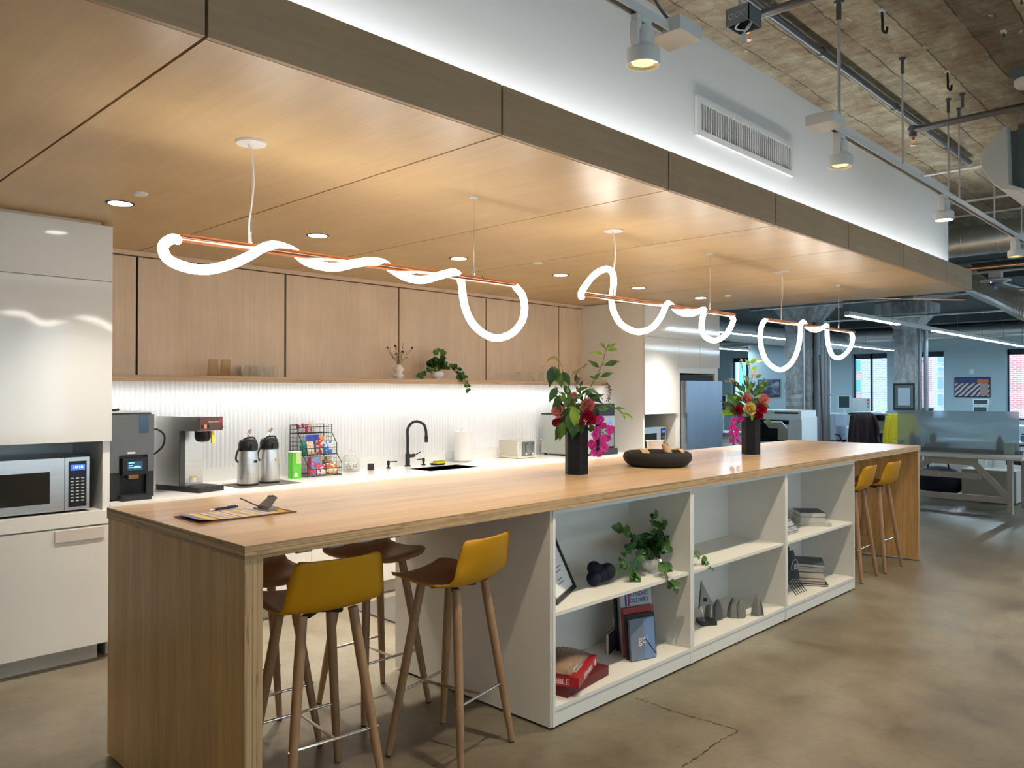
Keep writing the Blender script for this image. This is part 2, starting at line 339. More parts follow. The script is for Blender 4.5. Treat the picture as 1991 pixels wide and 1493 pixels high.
# front wall (behind the photographer) with a long row of windows
bw = MB(); e = -6
fr = [(-4.5, -2.7), (-1.9, -.1), (.7, 2.5), (3.3, 5.1), (5.9, 7.7), (8.5, 10.3), (11.1, 12.9), (13.7, 15.5), (16.3, 18.1), (18.9, 20.7), (21.5, 23.3), (24.1, 25.9)]
for a, b in fr:
    bw.box(e, a, -7.3, -7, 0, CZ); bw.box(a, b, -7.3, -7, ZT+.2, CZ); bw.box(a, b, -7.3, -7, 0, ZB); e = b
bw.box(e, FX, -7.3, -7, 0, CZ); S(bw.build('wall_front', 'officewall', smooth=False))
for i, (a, b) in enumerate(fr):
    f = MB()
    for q in (a, (a+b)/2-.025, b-.05): f.box(q, q+.05, -7.2, -7.14, ZB, ZT+.2)
    f.box(a, b, -7.2, -7.14, ZT+.1, ZT+.2)
    S(f.build('window_%d' % (i+11), 'winframe', smooth=False))
    light('daylight_portal', 'AREA', ((a+b)/2, -7.35, 1.85), (-PI/2, 0, 0), 1, size=b-a, size_y=ZT+.2-ZB, portal=True)
# bulkhead above the canopy
S(MB().box(-6, 8.74, 2.37, 5.86, 2.77, CZ).build('wall_bulkhead', 'whitewall', smooth=False, ))
# ---------------------------------------------------------------- canopy
J = [-2.55, -1.37, -.19, .99, 2.17, 3.34, 4.5, 5.62, 6.76, 7.90, 8.74]; ZC = 2.57; CY0, CY1 = 2.16, 5.83
cn = thing('plywood_canopy', 'large dropped birch plywood ceiling canopy over the kitchen island, in wide panels', 'ceiling canopy', (3, 4, ZC))
MB().box(J[0], J[-1]-.02, CY0+.022, 5.85, ZC+.022, ZC+.06).build('backing_board', 'dark', cn, smooth=False, world=True)
for a, b in zip(J, J[1:]):
    MB().box(a+.005, b-.005, CY0+.02, CY1+.02, ZC, ZC+.02).build('soffit_panel', 'canopy', cn, smooth=False, world=True, bevel=.0015, seg=1)
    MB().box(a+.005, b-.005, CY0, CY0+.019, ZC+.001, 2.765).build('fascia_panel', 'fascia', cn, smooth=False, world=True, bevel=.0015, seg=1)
MB().box(J[0], J[-1]-.02, CY0+.0195, CY0+.024, ZC+.0215, 2.762).build('fascia_light_stop', 'dark', cn, smooth=False, world=True)  # added dark strip, stops cove light leaking through the fascia joints
MB().box(J[-1]-.02, J[-1]-.001, CY0+.02, CY1, ZC+.021, 2.765).build('end_fascia', 'fascia', cn, smooth=False, world=True)
MB().box(J[0], 8.7, CY0+.03, 2.365, 2.63, 2.68).build('cove_tray', 'whitemetal', cn, smooth=False, world=True)
cv = MB().box(J[0], 8.66, CY0+.05, CY0+.085, 2.69, 2.70).build('cove_light_strip', 'cove', smooth=False)
tag(cv, 'hidden white light strip in the cove behind the plywood fascia, washing the grey bulkhead', 'light strip')
# ---------------------------------------------------------------- vent
a, b = (at(1354, 187, 'y', 2.36), at(1541, 343, 'y', 2.36)); VX0, VX1, VZ1, VZ0 = 3.93, 5.165, 3.255, 3.03
v = thing('air_vent', 'long white slotted air vent set in the grey bulkhead above the canopy', 'air vent', (4.55, 2.36, VZ0))
f = MB()
for q in ((VX0, VX1, VZ1-.035, VZ1), (VX0, VX1, VZ0, VZ0+.035), (VX0, VX0+.035, VZ0+.035, VZ1-.035), (VX1-.035, VX1, VZ0+.035, VZ1-.035)): f.box(q[0], q[1], 2.35, 2.368, q[2], q[3])
f.build('frame', 'whitemetal', v, world=True, bevel=.003)
MB().box(VX0+.035, VX1-.035, 2.366, 2.369, VZ0+.03, VZ1-.03).build('backing', 'dark', v, world=True, smooth=False)
for i in range(42):
    x = VX0+.045+i*(VX1-VX0-.09)/41; MB().cbox((x, 2.358, (VZ0+VZ1)/2), (.004, .016, VZ1-VZ0-.07), (0, 0, -.15)).build('slat', 'whitemetal', v, world=True, smooth=False)
# ================================================================ KITCHEN WALL
LX, RX, CYF, CT = 1.70, 7.17, 4.95, .905     # left cabinet edge, right side panel, cabinet front, counter top
# tall cabinet at the left
tc = thing('tall_cabinet', 'tall gloss white cabinet at the left with a built-in microwave niche', 'cabinet', (.7, 5.4, 0))
X0 = -.9
b = MB().box(X0, LX, 4.97, 5.85, .1, .80); b.box(X0, LX, 4.97, 5.85, 1.30, 2.545); b.box(X0, LX, 5.5, 5.85, .8, 1.3)
b.box(1.66, LX, 4.97, 5.5, .8, 1.3); b.box(X0, LX, 4.94, 5.5, .80, .875); b.box(X0, .56, 4.97, 5.5, .875, 1.3)
b.build('body', 'white', tc, smooth=False, world=True, bevel=.0015, seg=1)
MB().box(X0, 1.655, 5.03, 5.5, 0, .1).build('toe_kick', 'toe', tc, smooth=False, world=True)
for nm, z0, z1 in (('door', 2.222, 2.545), ('door', 1.282, 2.215)):
    MB().box(.08, LX, 4.94, 4.968, z0, z1).build(nm, 'gloss', tc, smooth=False, world=True, bevel=.0015, seg=1)
d = MB().box(.08, LX, 4.94, 4.968, .105, .79).build('door', 'gloss', tc, smooth=False, world=True, bevel=.0015, seg=1)
MB().box(1.40, 1.66, 4.932, 4.94, .72, .785).build('handle', base('pull_grey', (.62, .58, .53), .3), d, smooth=False, world=True)
MB().box(X0, LX-.05, 4.99, 5.2, 2.545, 2.57).build('filler_strip', 'door', tc, smooth=False, world=True)
# microwave in the niche
def microwave(label, x1, y, z, s=1.0, nm='microwave_oven'):
    mo = thing(nm, label, 'microwave', (x1-.3*s, y+.2, z)); W, H_ = .62*s, .315*s; x0 = x1-W
    k = MB().box(x0, x1, y+.02, y+.42, z+.012, z+H_)
    for px_ in (x0+.05, x1-.05): k.cyl((px_, y+.08, z), (px_, y+.08, z+.013), .014)
    k.build('casing', 'steel', mo, world=True, bevel=.004)
    dr = MB().box(x0, x1-.135*s, y, y+.02, z+.012, z+H_).build('door', 'steel', mo, world=True, bevel=.004)
    MB().box(x0+.05, x1-.21*s, y-.003, y, z+.06, z+H_-.075*s).build('window', base('smoked_glass', (.02, .021, .018), .12), dr, world=True, bevel=.004)
    pn = MB().box(x1-.13*s, x1, y, y+.02, z+.012, z+H_).build('control_frame', 'steel', mo, world=True, bevel=.003)
    kp = MB().box(x1-.113*s, x1-.018, y-.003, y, z+.03, z+H_-.022).build('keypad', 'black', pn, world=True, bevel=.003)
    MB().box(x1-.103*s, x1-.028*s, y-.005, y-.003, z+H_-.075*s, z+H_-.042*s).build('display', base('blue_display', (.02, .06, .5), .3, emit=.9, ecol=(.03, .12, .75)), mo, world=True, smooth=False)
    bt = MB()
    for r in range(8):
        for c in range(3): bt.box(x1-(.103-.028*c)*s, x1-(.087-.028*c)*s, y-.0045, y-.003, z+(.062+.0185*r)*s, z+(.068+.0185*r)*s)
    o = bt.build('buttons', base('button_grey', (.6, .62, .62), .5), mo, world=True, smooth=False)
    return mo
mw = microwave('stainless microwave with dark window in the niche of the left tall cabinet', 1.60, 5.0, .876)
text('10:10', .024, base('digit_white', (.6, .8, 1), .5, emit=1.2), mw, (1.535, 4.994, 1.134), FRONT, depth=.0004)
# base cabinets, one thing each, below the counter
bc = thing('base_cabinet', 'white base cabinet below the back counter, nearest the tall left cabinet', 'cabinet', (LX+.31, 5.4, 0), 0, 'white base cabinets under the back counter')
wU = (RX-LX-.02)/6
MB().box(-wU/2+.001, wU/2-.001, -.4, .3, .1, .69).build('body', 'white', bc, smooth=False)
for s_ in (-1, 1): MB().box(-.002 if s_ > 0 else -wU/2+.002, wU/2-.002 if s_ > 0 else -.006, -.422, -.402, .11, .855).build('door', 'gloss', bc, smooth=False, bevel=.0015, seg=1)
MB().box(-wU/2+.001, wU/2-.001, -.34, .2, 0, .1).build('toe_kick', 'toe', bc, smooth=False)
bc.location.x = LX+.01+wU/2
nms = ['second from the left', 'third from the left', 'below the sink', 'second from the right', 'farthest right']
for i in range(5): dup(bc, loc=(LX+.01+wU*(i+1.5), 5.4, 0), label='white base cabinet below the back counter, '+nms[i])
# counter, with an opening for the sink
SX0, SX1, SY0, SY1 = 4.28, 4.86, 5.10, 5.44
ct = thing('countertop', 'white quartz counter running along the tiled kitchen wall', 'countertop', (4.4, 5.3, .865))
k = MB().box(LX, SX0, CYF, 5.709, .865, CT); k.box(SX1, RX, CYF, 5.709, .865, CT); k.box(SX0, SX1, CYF, SY0, .865, CT); k.box(SX0, SX1, SY1, 5.71, .865, CT)
k.build('slab', 'quartz', ct, smooth=False, world=True)
S(MB().box(LX, RX, 5.69, 5.71, CT, 1.005).build('trim_upstand', 'quartz', smooth=False))
sk = MB()
sk.box(SX0-.003, SX1+.003, SY0-.003, SY1+.003, .70, .705)
for q in ((SX0-.004, SX0, SY0-.003, SY1+.003), (SX1, SX1+.004, SY0-.003, SY1+.003), (SX0, SX1, SY0-.004, SY0), (SX0, SX1, SY1, SY1+.004)): sk.box(*q, .70, .90)
tag(sk.build('sink', 'steel', smooth=False), 'undermount stainless steel sink in the white back counter', 'sink')
# ribbed tile backsplash : half-round flutes
p = 0.0343; x = LX; vs = []; tile = MB(); nseg = 6; xs = []
while x < RX:
    for i in range(nseg): t = i/nseg; xs.append((x+p*t, 5.705-.010*math.sin(PI*t)**.7))
    x += p
xs.append((min(x, RX), 5.705)); n = len(xs)
zs = [1.005, 1.302, 1.3035, 1.60, 1.6015, 1.66]
v = []
for zi, z in enumerate(zs): v += [(a, b, z) for a, b in xs]
fs = [(r*n+i, r*n+i+1, (r+1)*n+i+1, (r+1)*n+i) for r in range(len(zs)-1) for i in range(n-1)]
tile.add(v, fs); tile.box(LX, RX, 5.706, 5.83, 1.005, 1.66)
S(tile.build('wall_backsplash', base('white_ribbed_tile', (.84, .85, .85), .3), ang=.9))
# wall cabinets
dj = [LX, 2.17, 3.34, 4.5, 5.62, 6.76, RX]
wl = ['narrow birch wall cabinet beside the tall gloss cabinet', 'wide birch wall cabinet above the tumblers and coffee machines', 'wide birch wall cabinet above the snack rack',
      'birch wall cabinet behind the trailing shelf plant', 'birch wall cabinet above the wine glasses', 'narrow birch wall cabinet at the far right end of the shelf']
for i, (a, b) in enumerate(zip(dj, dj[1:])):
    c = thing('wall_cabinet', wl[i], 'cabinet', ((a+b)/2, 5.845, 1.69), 0, 'birch wall cabinets over the shelf')
    MB().box(a, b, 5.845, 5.859, 1.69, 2.555).build('body', 'dark', c, smooth=False, world=True)
    MB().box(a+(.009 if i else 0), b-(.009 if i < 5 else 0), 5.825, 5.843, 1.69, 2.53).build('door', 'door', c, smooth=False, world=True, bevel=.001, seg=1)
tag(MB().box(LX, RX, 5.80, 5.843, 2.537, 2.569).build('trim_cabinet_top', 'door', smooth=False), None, None, kind='structure')
# open shelf
sh = thing('wall_shelf', 'long plywood shelf with layered edge below the birch cabinets', 'shelf', (4.4, 5.65, 1.64))
MB().box(LX, RX, 5.49, 5.83, 1.662, 1.685, m=1, ms=0).box(LX, RX, 5.49, 5.515, 1.642, 1.662, m=1, ms=0).build('board', ['shelfedge', 'door'], sh, smooth=False, world=True, bevel=.0015, seg=1)
MB().box(LX+.05, RX-.05, 5.53, 5.555, 1.655, 1.661).build('light_strip', 'strip', sh, smooth=False, world=True)
light('under_shelf_light', 'AREA', ((LX+RX)/2, 5.545, 1.6535), (math.radians(8), 0, 0), 3.6, (.97, .98, 1), size=RX-LX-.1, size_y=.03, spread=2.3)
# ---------------------------------------------------------------- tall block at the right end
tb = thing('tall_cabinet', 'tall white cabinet block at the far end holding refrigerator and second microwave', 'cabinet', (8, 5.4, 0))
XE = 8.775; nx0, nx1 = 7.20, 7.82; fx0, fx1 = 7.91, 8.70
b = MB().box(RX, RX+.03, 4.97, 5.85, 0, 2.565); b.box(nx1, fx0, 4.97, 5.85, 0, 1.79); b.box(fx1, XE, 4.97, 5.85, 0, 1.79)
b.box(RX+.03, nx1, 4.97, 5.85, 0, .88); b.box(RX+.03, nx1, 4.97, 5.85, 1.325, 2.565); b.box(nx1, XE, 4.97, 5.85, 1.79, 2.565); b.box(RX+.03, XE, 5.8, 5.85, .0, 1.8)
b.build('body', 'white', tb, smooth=False, world=True, bevel=.001, seg=1)
for x0, x1, z0, z1 in ((RX+.002, XE, 2.178, 2.56), (RX+.002, 7.845, 1.325, 2.172), (7.849, 8.31, 1.86, 2.172), (8.314, XE, 1.86, 2.172), (RX+.03, 7.84, .11, .85)):
    MB().box(x0, x1, 4.945, 4.968, z0, z1).build('door', 'gloss', tb, smooth=False, world=True, bevel=.0012, seg=1)
# refrigerator
fg = thing('refrigerator', 'tall stainless steel refrigerator built into the far white cabinet block', 'refrigerator', (8.3, 5.3, 0))
MB().box(fx0+.01, fx1-.01, 4.99, 5.75, .02, 1.77).build('casing', 'mattblack', fg, smooth=False, world=True)
a = at(1333, 745, 'y', 4.9).x
fd = MB().box(a, fx1+.02, 4.88, 4.985, .10, 1.70).build('door', 'bluesteel', fg, world=True, bevel=.012, seg=3)
mw2 = microwave('stainless microwave with blue display in the far cabinet block beside the refrigerator', 7.79, 5.08, .882, .92)
# ================================================================ ISLAND
T = 1.07; IX0, IX1, IY0, IY1 = 1.236, 7.965, 2.405, 3.645
isl = thing('kitchen_island', 'long plywood kitchen island with solid end panels and a layered edge', 'kitchen island', (4.6, 3.02, 0))
k = MB().box(IX0, IX1, IY0, IY1, T-.047, T, m=0, ms=1); k.build('top', ['top', 'edge_z'], isl, smooth=False, world=True, bevel=.0015, seg=1)
for a, b in ((IX0+.004, IX0+.068), (IX1-.062, IX1-.004)):
    MB().box(a, b, IY0+.008, IY1-.008, .012, T-.0475, m=1, ms=1, mx=0).build('end_panel', ['endp', 'edge_x'], isl, smooth=False, world=True, bevel=.0012, seg=1)
MB().box(IX0+.025, IX0+.036, IY0+.0072, IY0+.009, T-.062, T-.047).build('spline_key', 'edge_z', isl, smooth=False, world=True)
for x0, x1 in ((1.40, 2.65), (6.46, 7.88)):
    bar = MB().box(x0, x1, IY0+.07, IY0+.11, T-.061, T-.0475)
    bar.build('support_bar', 'zinc', isl, world=True, smooth=False)
    n = 9
    for i in range(n):
        x = x0+.1+i*(x1-x0-.2)/(n-1); MB().box(x-.03, x+.03, IY0+.075, IY0+.105, T-.069, T-.0612).build('bracket', 'iron', isl, world=True, bevel=.004)
MB().box(2.76, 2.771, 2.432, 3.60, .012, T-.048).build('side_panel', 'shelfwhite', isl, smooth=False, world=True)
# three open bookcases under the front of the island
BX = [2.772, 3.986, 5.200, 6.412]; BY = 2.425; BD = .44
blab = ['white open bookcase nearest the camera, holding plant, certificate and game box', 'middle white open bookcase with an empty upper shelf and sailboat award below', 'far white open bookcase with stacked books and a race bib']
for i in range(3):
    a, b = BX[i]+.001, BX[i+1]-.001
    c = thing('bookcase', blab[i], 'bookcase', ((a+b)/2, BY+.2, .0), 0, 'white open bookcases built under the island')
    for q in (a, b-.018): MB().box(q, q+.018, BY, BY+BD, .012, 1.018).build('side', 'shelfwhite', c, smooth=False, world=True, bevel=.0008, seg=1)
    MB().box(a+.018, b-.018, BY, BY+BD, 1.000, 1.018).build('top', 'shelfwhite', c, smooth=False, world=True)
    MB().box(a+.018, b-.018, BY+.012, BY+BD-.012, .518, .536).build('shelf', 'shelfwhite', c, smooth=False, world=True, bevel=.0008, seg=1)
    MB().box(a+.018, b-.018, BY, BY+BD-.01, .085, .103).build('bottom', 'shelfwhite', c, smooth=False, world=True)
    MB().box(a+.018, b-.018, BY+.004, BY+.02, .012, .085).build('plinth', 'shelfwhite', c, smooth=False, world=True)
    MB().box(a+.018, b-.018, BY+BD-.01, BY+BD, .012, 1.0).build('back', 'shelfwhite', c, smooth=False, world=True)
MB().box(2.772, 6.411, 2.87, 3.60, .012, T-.048).build('core', 'shelfwhite', isl, smooth=False, world=True)
SZ0, SZ1 = .1035, .5365
# ================================================================ STOOLS
M['mustard'] = base('mustard_shell', (.62, .29, .006), .42, spec=.35); M['leather'] = base('brown_upholstery', (.42, .235, .135), .5)
M['leg'] = wood('walnut_leg', (.30, .165, .08), (.44, .26, .135), 'z', .45, fine=2)
def stool_shell(u, v, off):
    # u 0..1 from the front lip to the top of the back, v 0..1 across
    prof = [(.205, .742, .150), (.190, .758, .178), (.15, .757, .197), (.08, .748, .206), (0, .738, .210), (-.08, .738, .211), (-.145, .750, .209), (-.182, .782, .204), (-.203, .825, .200), (-.219, .87, .194), (-.231, .912, .188), (-.238, .945, .180), (-.2405, .957, .160)]
    t = u*(len(prof)-1); i = min(int(t), len(prof)-2); f = t-i; a, b = prof[i], prof[i+1]
    y, z, hw = [a[j]+(b[j]-a[j])*f for j in range(3)]; ty, tz = b[0]-a[0], b[1]-a[1]; L = math.hypot(ty, tz); ny, nz = -tz/L, ty/L
    s_ = v*2-1; x = s_*hw; back = max(0, min(1, (u-.45)/.3)); lift = .022*abs(s_)**2.4*(1-back); wrap = .045*abs(s_)**2.2*back
    return Vector((x, y+wrap+ny*off*(-1), z+lift-nz*off))
SIGN = 1
def make_stool(label, grp):
    st = thing('bar_stool', label, 'bar stool', (0, 0, 0), 0, grp)
    o = MB().grid(lambda u, v: stool_shell(u, v, 0), 27, 15).build('shell', 'mustard', st, ang=3); m_ = o.modifiers.new('t', 'SOLIDIFY'); m_.thickness = .007; m_.offset = -1
    o = MB().grid(lambda u, v: stool_shell(.004+u*.988, .012+v*.976, SIGN*.0075), 27, 15).build('upholstery', 'leather', st, ang=3); m_ = o.modifiers.new('t', 'SOLIDIFY'); m_.thickness = .006; m_.offset = 0
    for sx in (-1, 1):
        for sy_ in (-1, 1):
            top = Vector((sx*.105, sy_*.095-.01, .735)); foot = Vector((sx*.197, sy_*.192, .006))
            MB().tube([foot, foot.lerp(top, .25), foot.lerp(top, .75), top], [.0135, .0175, .0205, .0195], 14).build('leg', 'leg', st)
            MB().cyl(foot-Vector((0, 0, .006)), foot+Vector((0, 0, .001)), .0125, n=12).build('foot_pad', 'black', st)
    def leg_at(sx, sy_, z): t = (z-.006)/.729; return Vector((sx*(.197-.092*t), sy_*(.192-.097*t)-.01*t, z))
    k = MB(); zr = .27
    for sy_ in (-1, 1): k.cyl(leg_at(-1, sy_, zr)-Vector((.022, 0, 0)), leg_at(1, sy_, zr)+Vector((.022, 0, 0)), .006, n=10)
    k.cyl(Vector((0, leg_at(0, -1, zr).y, zr)), Vector((0, leg_at(0, 1, zr).y, zr)), .006, n=10)
    k.build('footrest', 'chrome', st)
    MB().cbox((0, -.01, .722), (.2, .03, .012), (0, 0, .7)).cbox((0, -.01, .722), (.2, .03, .0125), (0, 0, -.7)).build('underframe', 'mattblack', st, smooth=False)
    return st
G = 'mustard and brown bar stools at the island'
s0 = make_stool('mustard-backed bar stool nearest the camera, partly under the island end', G); s0.location = (1.685, 2.705, 0); s0.rotation_euler = (0, 0, -.10)
dup(s0, loc=(2.32, 2.625, 0), rz=.22, label='mustard-backed bar stool beside the white bookcase side, with its brown seat in view')
dup(s0, loc=(1.745, 3.265, 0), rz=PI-.05, label='brown-seated bar stool behind the nearest one, across the island')
dup(s0, loc=(2.385, 3.285, 0), rz=PI, label='brown-seated bar stool facing the camera from the kitchen side')
dup(s0, loc=(6.82, 2.655, 0), rz=.05, label='mustard bar stool just past the far bookcase')
dup(s0, loc=(7.36, 2.64, 0), rz=-.02, label='mustard bar stool closest to the far end panel of the island')
# ================================================================ PENDANTS
M['cord'] = base('white_cord', (.85, .85, .85), .4)
PY, PZ = 2.945, 2.148
def pendant(label, x0, x1, xa, xb, pts, nm='pendant_lamp'):
    p = thing(nm, label, 'pendant light', (xa, PY, PZ), 0, 'copper rod pendants with looping light tubes'); r = .0165
    MB().cyl((x0, PY, PZ), (x1, PY, PZ), r, n=20).build('rod', 'copper', p, world=True)
    MB().cyl((x1-.27, PY, PZ), (x1-.262, PY, PZ), r+.0012, n=20).build('collar', 'leather', p, world=True)
    tb_ = MB().tube([Vector(q) for q in spline(pts, 10)], .0185, 12).build('light_tube', 'glow', p, world=True, ang=3)
    for x, big in ((xa, 1), (xb, 0)):
        R0 = .062 if big else .024
        MB().lathe([(.001, ZC-.010), (R0*.93, ZC-.009), (R0, ZC-.003), (R0, ZC)], (x, PY, 0), 28).build('ceiling_cap', 'whitemetal', p, world=True)
        MB().cyl((x, PY, PZ+r), (x, PY, ZC-.008), .0022, n=6).build('cable', 'chrome', p, world=True)
        MB().cyl((x, PY, PZ+r-.002), (x, PY, PZ+r+.045), .005, n=8).cyl((x-.011, PY, PZ+r-.002), (x-.011, PY, PZ+r+.03), .003, n=6).build('gripper', 'chrome', p, world=True)
        if big:
            w_ = [(x-.012, PY, ZC-.01), (x-.004, PY-.012, ZC-.06), (x+.006, PY-.01, ZC-.16), (x-.002, PY-.004, ZC-.27), (x-.01, PY-.004, PZ+.1), (x-.008, PY, PZ+.014)]
            MB().tube(spline(w_, 6), .0035, 8).build('power_cord', 'cord', p, world=True)
    return p
def PP(px, py, dy): return at(px, py, 'y', PY+dy)
# the tube of each pendant winds round its rod: in front of it, over it and behind it
A_ = [PP(346, 466, -.0), PP(333, 465, -.02), PP(317, 479, -.06), PP(326, 503, -.10), PP(360, 519, -.12), PP(403, 524, -.12), PP(448, 514, -.10), PP(484, 498, -.065), PP(511, 482, -.035), PP(535, 477, 0), PP(560, 484, .035), PP(575, 492, .045),
      PP(596, 508, .03), PP(625, 517, -.01), PP(655, 519, -.04), PP(690, 512, -.045), PP(722, 508, -.03), PP(745, 512, .02), PP(763, 524, .045), PP(790, 539, .02), PP(822, 544, -.03), PP(857, 535, -.045), PP(884, 530, -.01), PP(896, 546, .03),
      PP(900, 575, .03), PP(906, 603, .02), PP(920, 630, .01), PP(943, 650, 0), PP(968, 657, 0), PP(995, 648, 0), PP(1014, 626, 0), PP(1020, 600, 0), PP(1016, 575, 0), PP(1005, 560, 0), PP(1001, 554, 0)]
pendant('nearest copper rod pendant, its glowing tube winding along the rod into a round loop', 1.243, 3.075, 1.535, 2.755, A_)
B_ = [PP(1131, 579, 0), PP(1130, 570, -.01), PP(1138, 556, -.02), PP(1156, 534, -.02), PP(1178, 523, -.01), PP(1191, 531, 0), PP(1193, 553, .01), PP(1190, 575, .04), PP(1190, 592, .03), PP(1196, 612, 0), PP(1210, 632, -.02), PP(1238, 645, -.03), PP(1266, 638, -.03), PP(1285, 616, -.035), PP(1293, 598, -.03), PP(1299, 590, 0),
      PP(1308, 596, .035), PP(1318, 605, .03), PP(1336, 611, 0), PP(1352, 608, -.03), PP(1366, 602, -.02), PP(1370, 604, .01), PP(1366, 618, .03), PP(1364, 638, .01), PP(1372, 655, 0), PP(1390, 662, 0), PP(1410, 652, 0), PP(1421, 635, 0), PP(1426, 622, 0), PP(1423, 617, 0)]
pendant('middle copper rod pendant, its glowing tube rising in a tall peak at the left end', 3.626, 5.44, 3.935, 5.09, B_)
C_ = [PP(1487, 623, 0), PP(1481, 633, -.01), PP(1478, 655, -.01), PP(1482, 683, 0), PP(1494, 706, 0), PP(1517, 719, -.01), PP(1538, 706, -.02), PP(1551, 680, -.03), PP(1556, 650, -.035), PP(1557, 632, -.03), PP(1562, 626, 0),
      PP(1570, 636, .03), PP(1584, 642, 0), PP(1598, 638, -.03), PP(1607, 633, -.01), PP(1608, 645, .03), PP(1610, 668, .01), PP(1618, 690, 0), PP(1630, 696, 0), PP(1644, 688, 0), PP(1655, 672, 0), PP(1658, 656, 0), PP(1656, 650, 0)]
pendant('farthest copper rod pendant, its glowing tube hanging in two deep U loops', 5.96, 7.79, 6.235, 7.42, C_)
# ---------------------------------------------------------------- recessed downlights and sensors in the canopy
dln = ['nearest, beside the tall gloss cabinet', 'second from the left', 'third from the left, behind the first pendant loop', 'fourth from the left', 'fifth from the left', 'farthest from the camera']
for i, x in enumerate((1.55, 2.75, 3.96, 5.13, 6.28, 7.41)):
    d = thing('downlight', 'round recessed downlight in the plywood canopy, '+dln[i], 'downlight', (x, 4.40, ZC), 0, 'recessed downlights in the canopy')
    MB().lathe([(.058, ZC-.003), (.070, ZC-.003), (.072, ZC), (.058, ZC)], (x, 4.40, 0), 28, caps=False).build('trim_ring', 'mattblack', d, world=True)
    MB().lathe([(.0005, ZC-.003), (.059, ZC-.0035)], (x, 4.40, 0), 24, caps=False).build('lens', 'lens', d, world=True)
    light('downlight_beam', 'SPOT', (x, 4.40, ZC-.02), (0, 0, 0), 115 if i else 55, (1, .93, .82), .05, spot=1.65, blend=.9)
for x, l in ((1.54, 'small white motion sensor in the canopy, left of the first pendant cord'), (4.51, 'small white motion sensor in the canopy near the middle'), (7.44, 'small white motion sensor at the far end of the canopy')):
    tag(MB().lathe([(.001, ZC-.012), (.03, ZC-.012), (.036, ZC-.004), (.038, ZC)], (x, 4.10, 0), 20).build('motion_sensor', 'whitemetal'), l, 'sensor', 'motion sensors in the canopy')
# ================================================================ ON THE BACK COUNTER
V3 = Vector
M['charcoal'] = base('charcoal_metal', (.075, .075, .075), .35, .3); M['screen'] = base('lit_screen', (.02, .05, .08), .3, emit=.25, ecol=(.02, .08, .14))
M['cyan'] = base('screen_cyan', (.1, .7, .9), .4, emit=.9, ecol=(.15, .75, 1)); M['yellowtag'] = base('yellow_tag', (.85, .68, .02), .5)
M['paper'] = base('white_paper', (.82, .82, .80), .6); M['redplastic'] = base('red_plastic', (.45, .02, .03), .35); M['umber'] = base('brown_enamel', (.10, .045, .038), .35)
M['rubber'] = base('grey_mat', (.10, .09, .08), .8)
# bean-to-cup machine
q = thing('coffee_machine', 'dark grey bean-to-cup coffee machine with lit screen, beside the tall gloss cabinet', 'coffee machine', (1.86, 5.3, CT))
x0, x1, yf, z0, z1 = 1.72, 2.0, 5.08, CT, 1.44
MB().box(x0, x1, yf+.05, yf+.46, z0+.01, z1).build('body', 'charcoal', q, world=True, bevel=.01)
k = MB().box(x0, x0+.07, yf, yf+.05, z0+.17, z1-.01); k.box(x1-.04, x1, yf, yf+.05, z0+.17, z1-.01); k.box(x0+.07, x1-.04, yf, yf+.05, z0+.275, z1-.01); k.build('front_cover', base('grey_cover', (.14, .14, .135), .38, .4), q, world=True, bevel=.006)
for a_, b_ in ((x0, x0+.075), (x1-.045, x1)): MB().box(a_, b_, yf+.004, yf+.05, z0+.01, z0+.17).build('lower_cover', 'mattblack', q, world=True, bevel=.004)
MB().box(x0+.07, x1-.04, yf+.03, yf+.052, z0+.01, z0+.275).build('recess', 'black', q, world=True)
sp_ = MB().box(x0+.085, x1-.052, yf-.022, yf+.03, z0+.155, z0+.258).build('screen_housing', 'black', q, world=True, bevel=.018, seg=4)
sc_ = MB().box(x0+.112, x1-.078, yf-.0245, yf-.021, z0+.182, z0+.236).build('screen', 'screen', sp_, world=True)
k = MB().lathe([(.0005, 0), (.02, .0), (.024, .002), (.016, .012), (.004, .014)], (x0+.168, yf-.026, z0+.196), 16, sy=.15); k.cyl((x0+.118, yf-.0255, z0+.228), (x0+.15, yf-.0255, z0+.228), .003).cyl((x0+.118, yf-.0255, z0+.212), (x0+.142, yf-.0255, z0+.212), .0025).cyl((x0+.118, yf-.0255, z0+.2), (x0+.14, yf-.0255, z0+.2), .0025)
k.build('cup_picture', 'cyan', sc_, world=True)
MB().box(x0+.12, x0+.18, yf-.018, yf+.02, z0+.13, z0+.154).build('spout', 'chrome', q, world=True, bevel=.005)
MB().box(x0+.12, x0+.165, yf-.003, yf+.001, z0+.283, z0+.294).build('badge', 'whitemetal', q, world=True)
MB().box(x0+.07, x1-.035, yf-.055, yf+.04, z0+.0, z0+.03).build('drip_tray', 'mattblack', q, world=True, bevel=.004)
MB().box(x0+.19, x0+.245, yf-.0025, yf, z0+.41, z1-.012).build('bean_window', base('bean_window', (.03, .05, .09), .1), q, world=True)
MB().box(x0, x1, yf+.03, yf+.46, z1, z1+.008).build('top_plate', 'whitemetal', q, world=True, bevel=.002)
MB().tube([(x0+.03, yf+.2, z1+.012), (x0+.09, yf+.17, z1+.014), (x0+.13, yf+.18, z1+.018)], .007).build('cable_plug', 'mattblack', q, world=True)
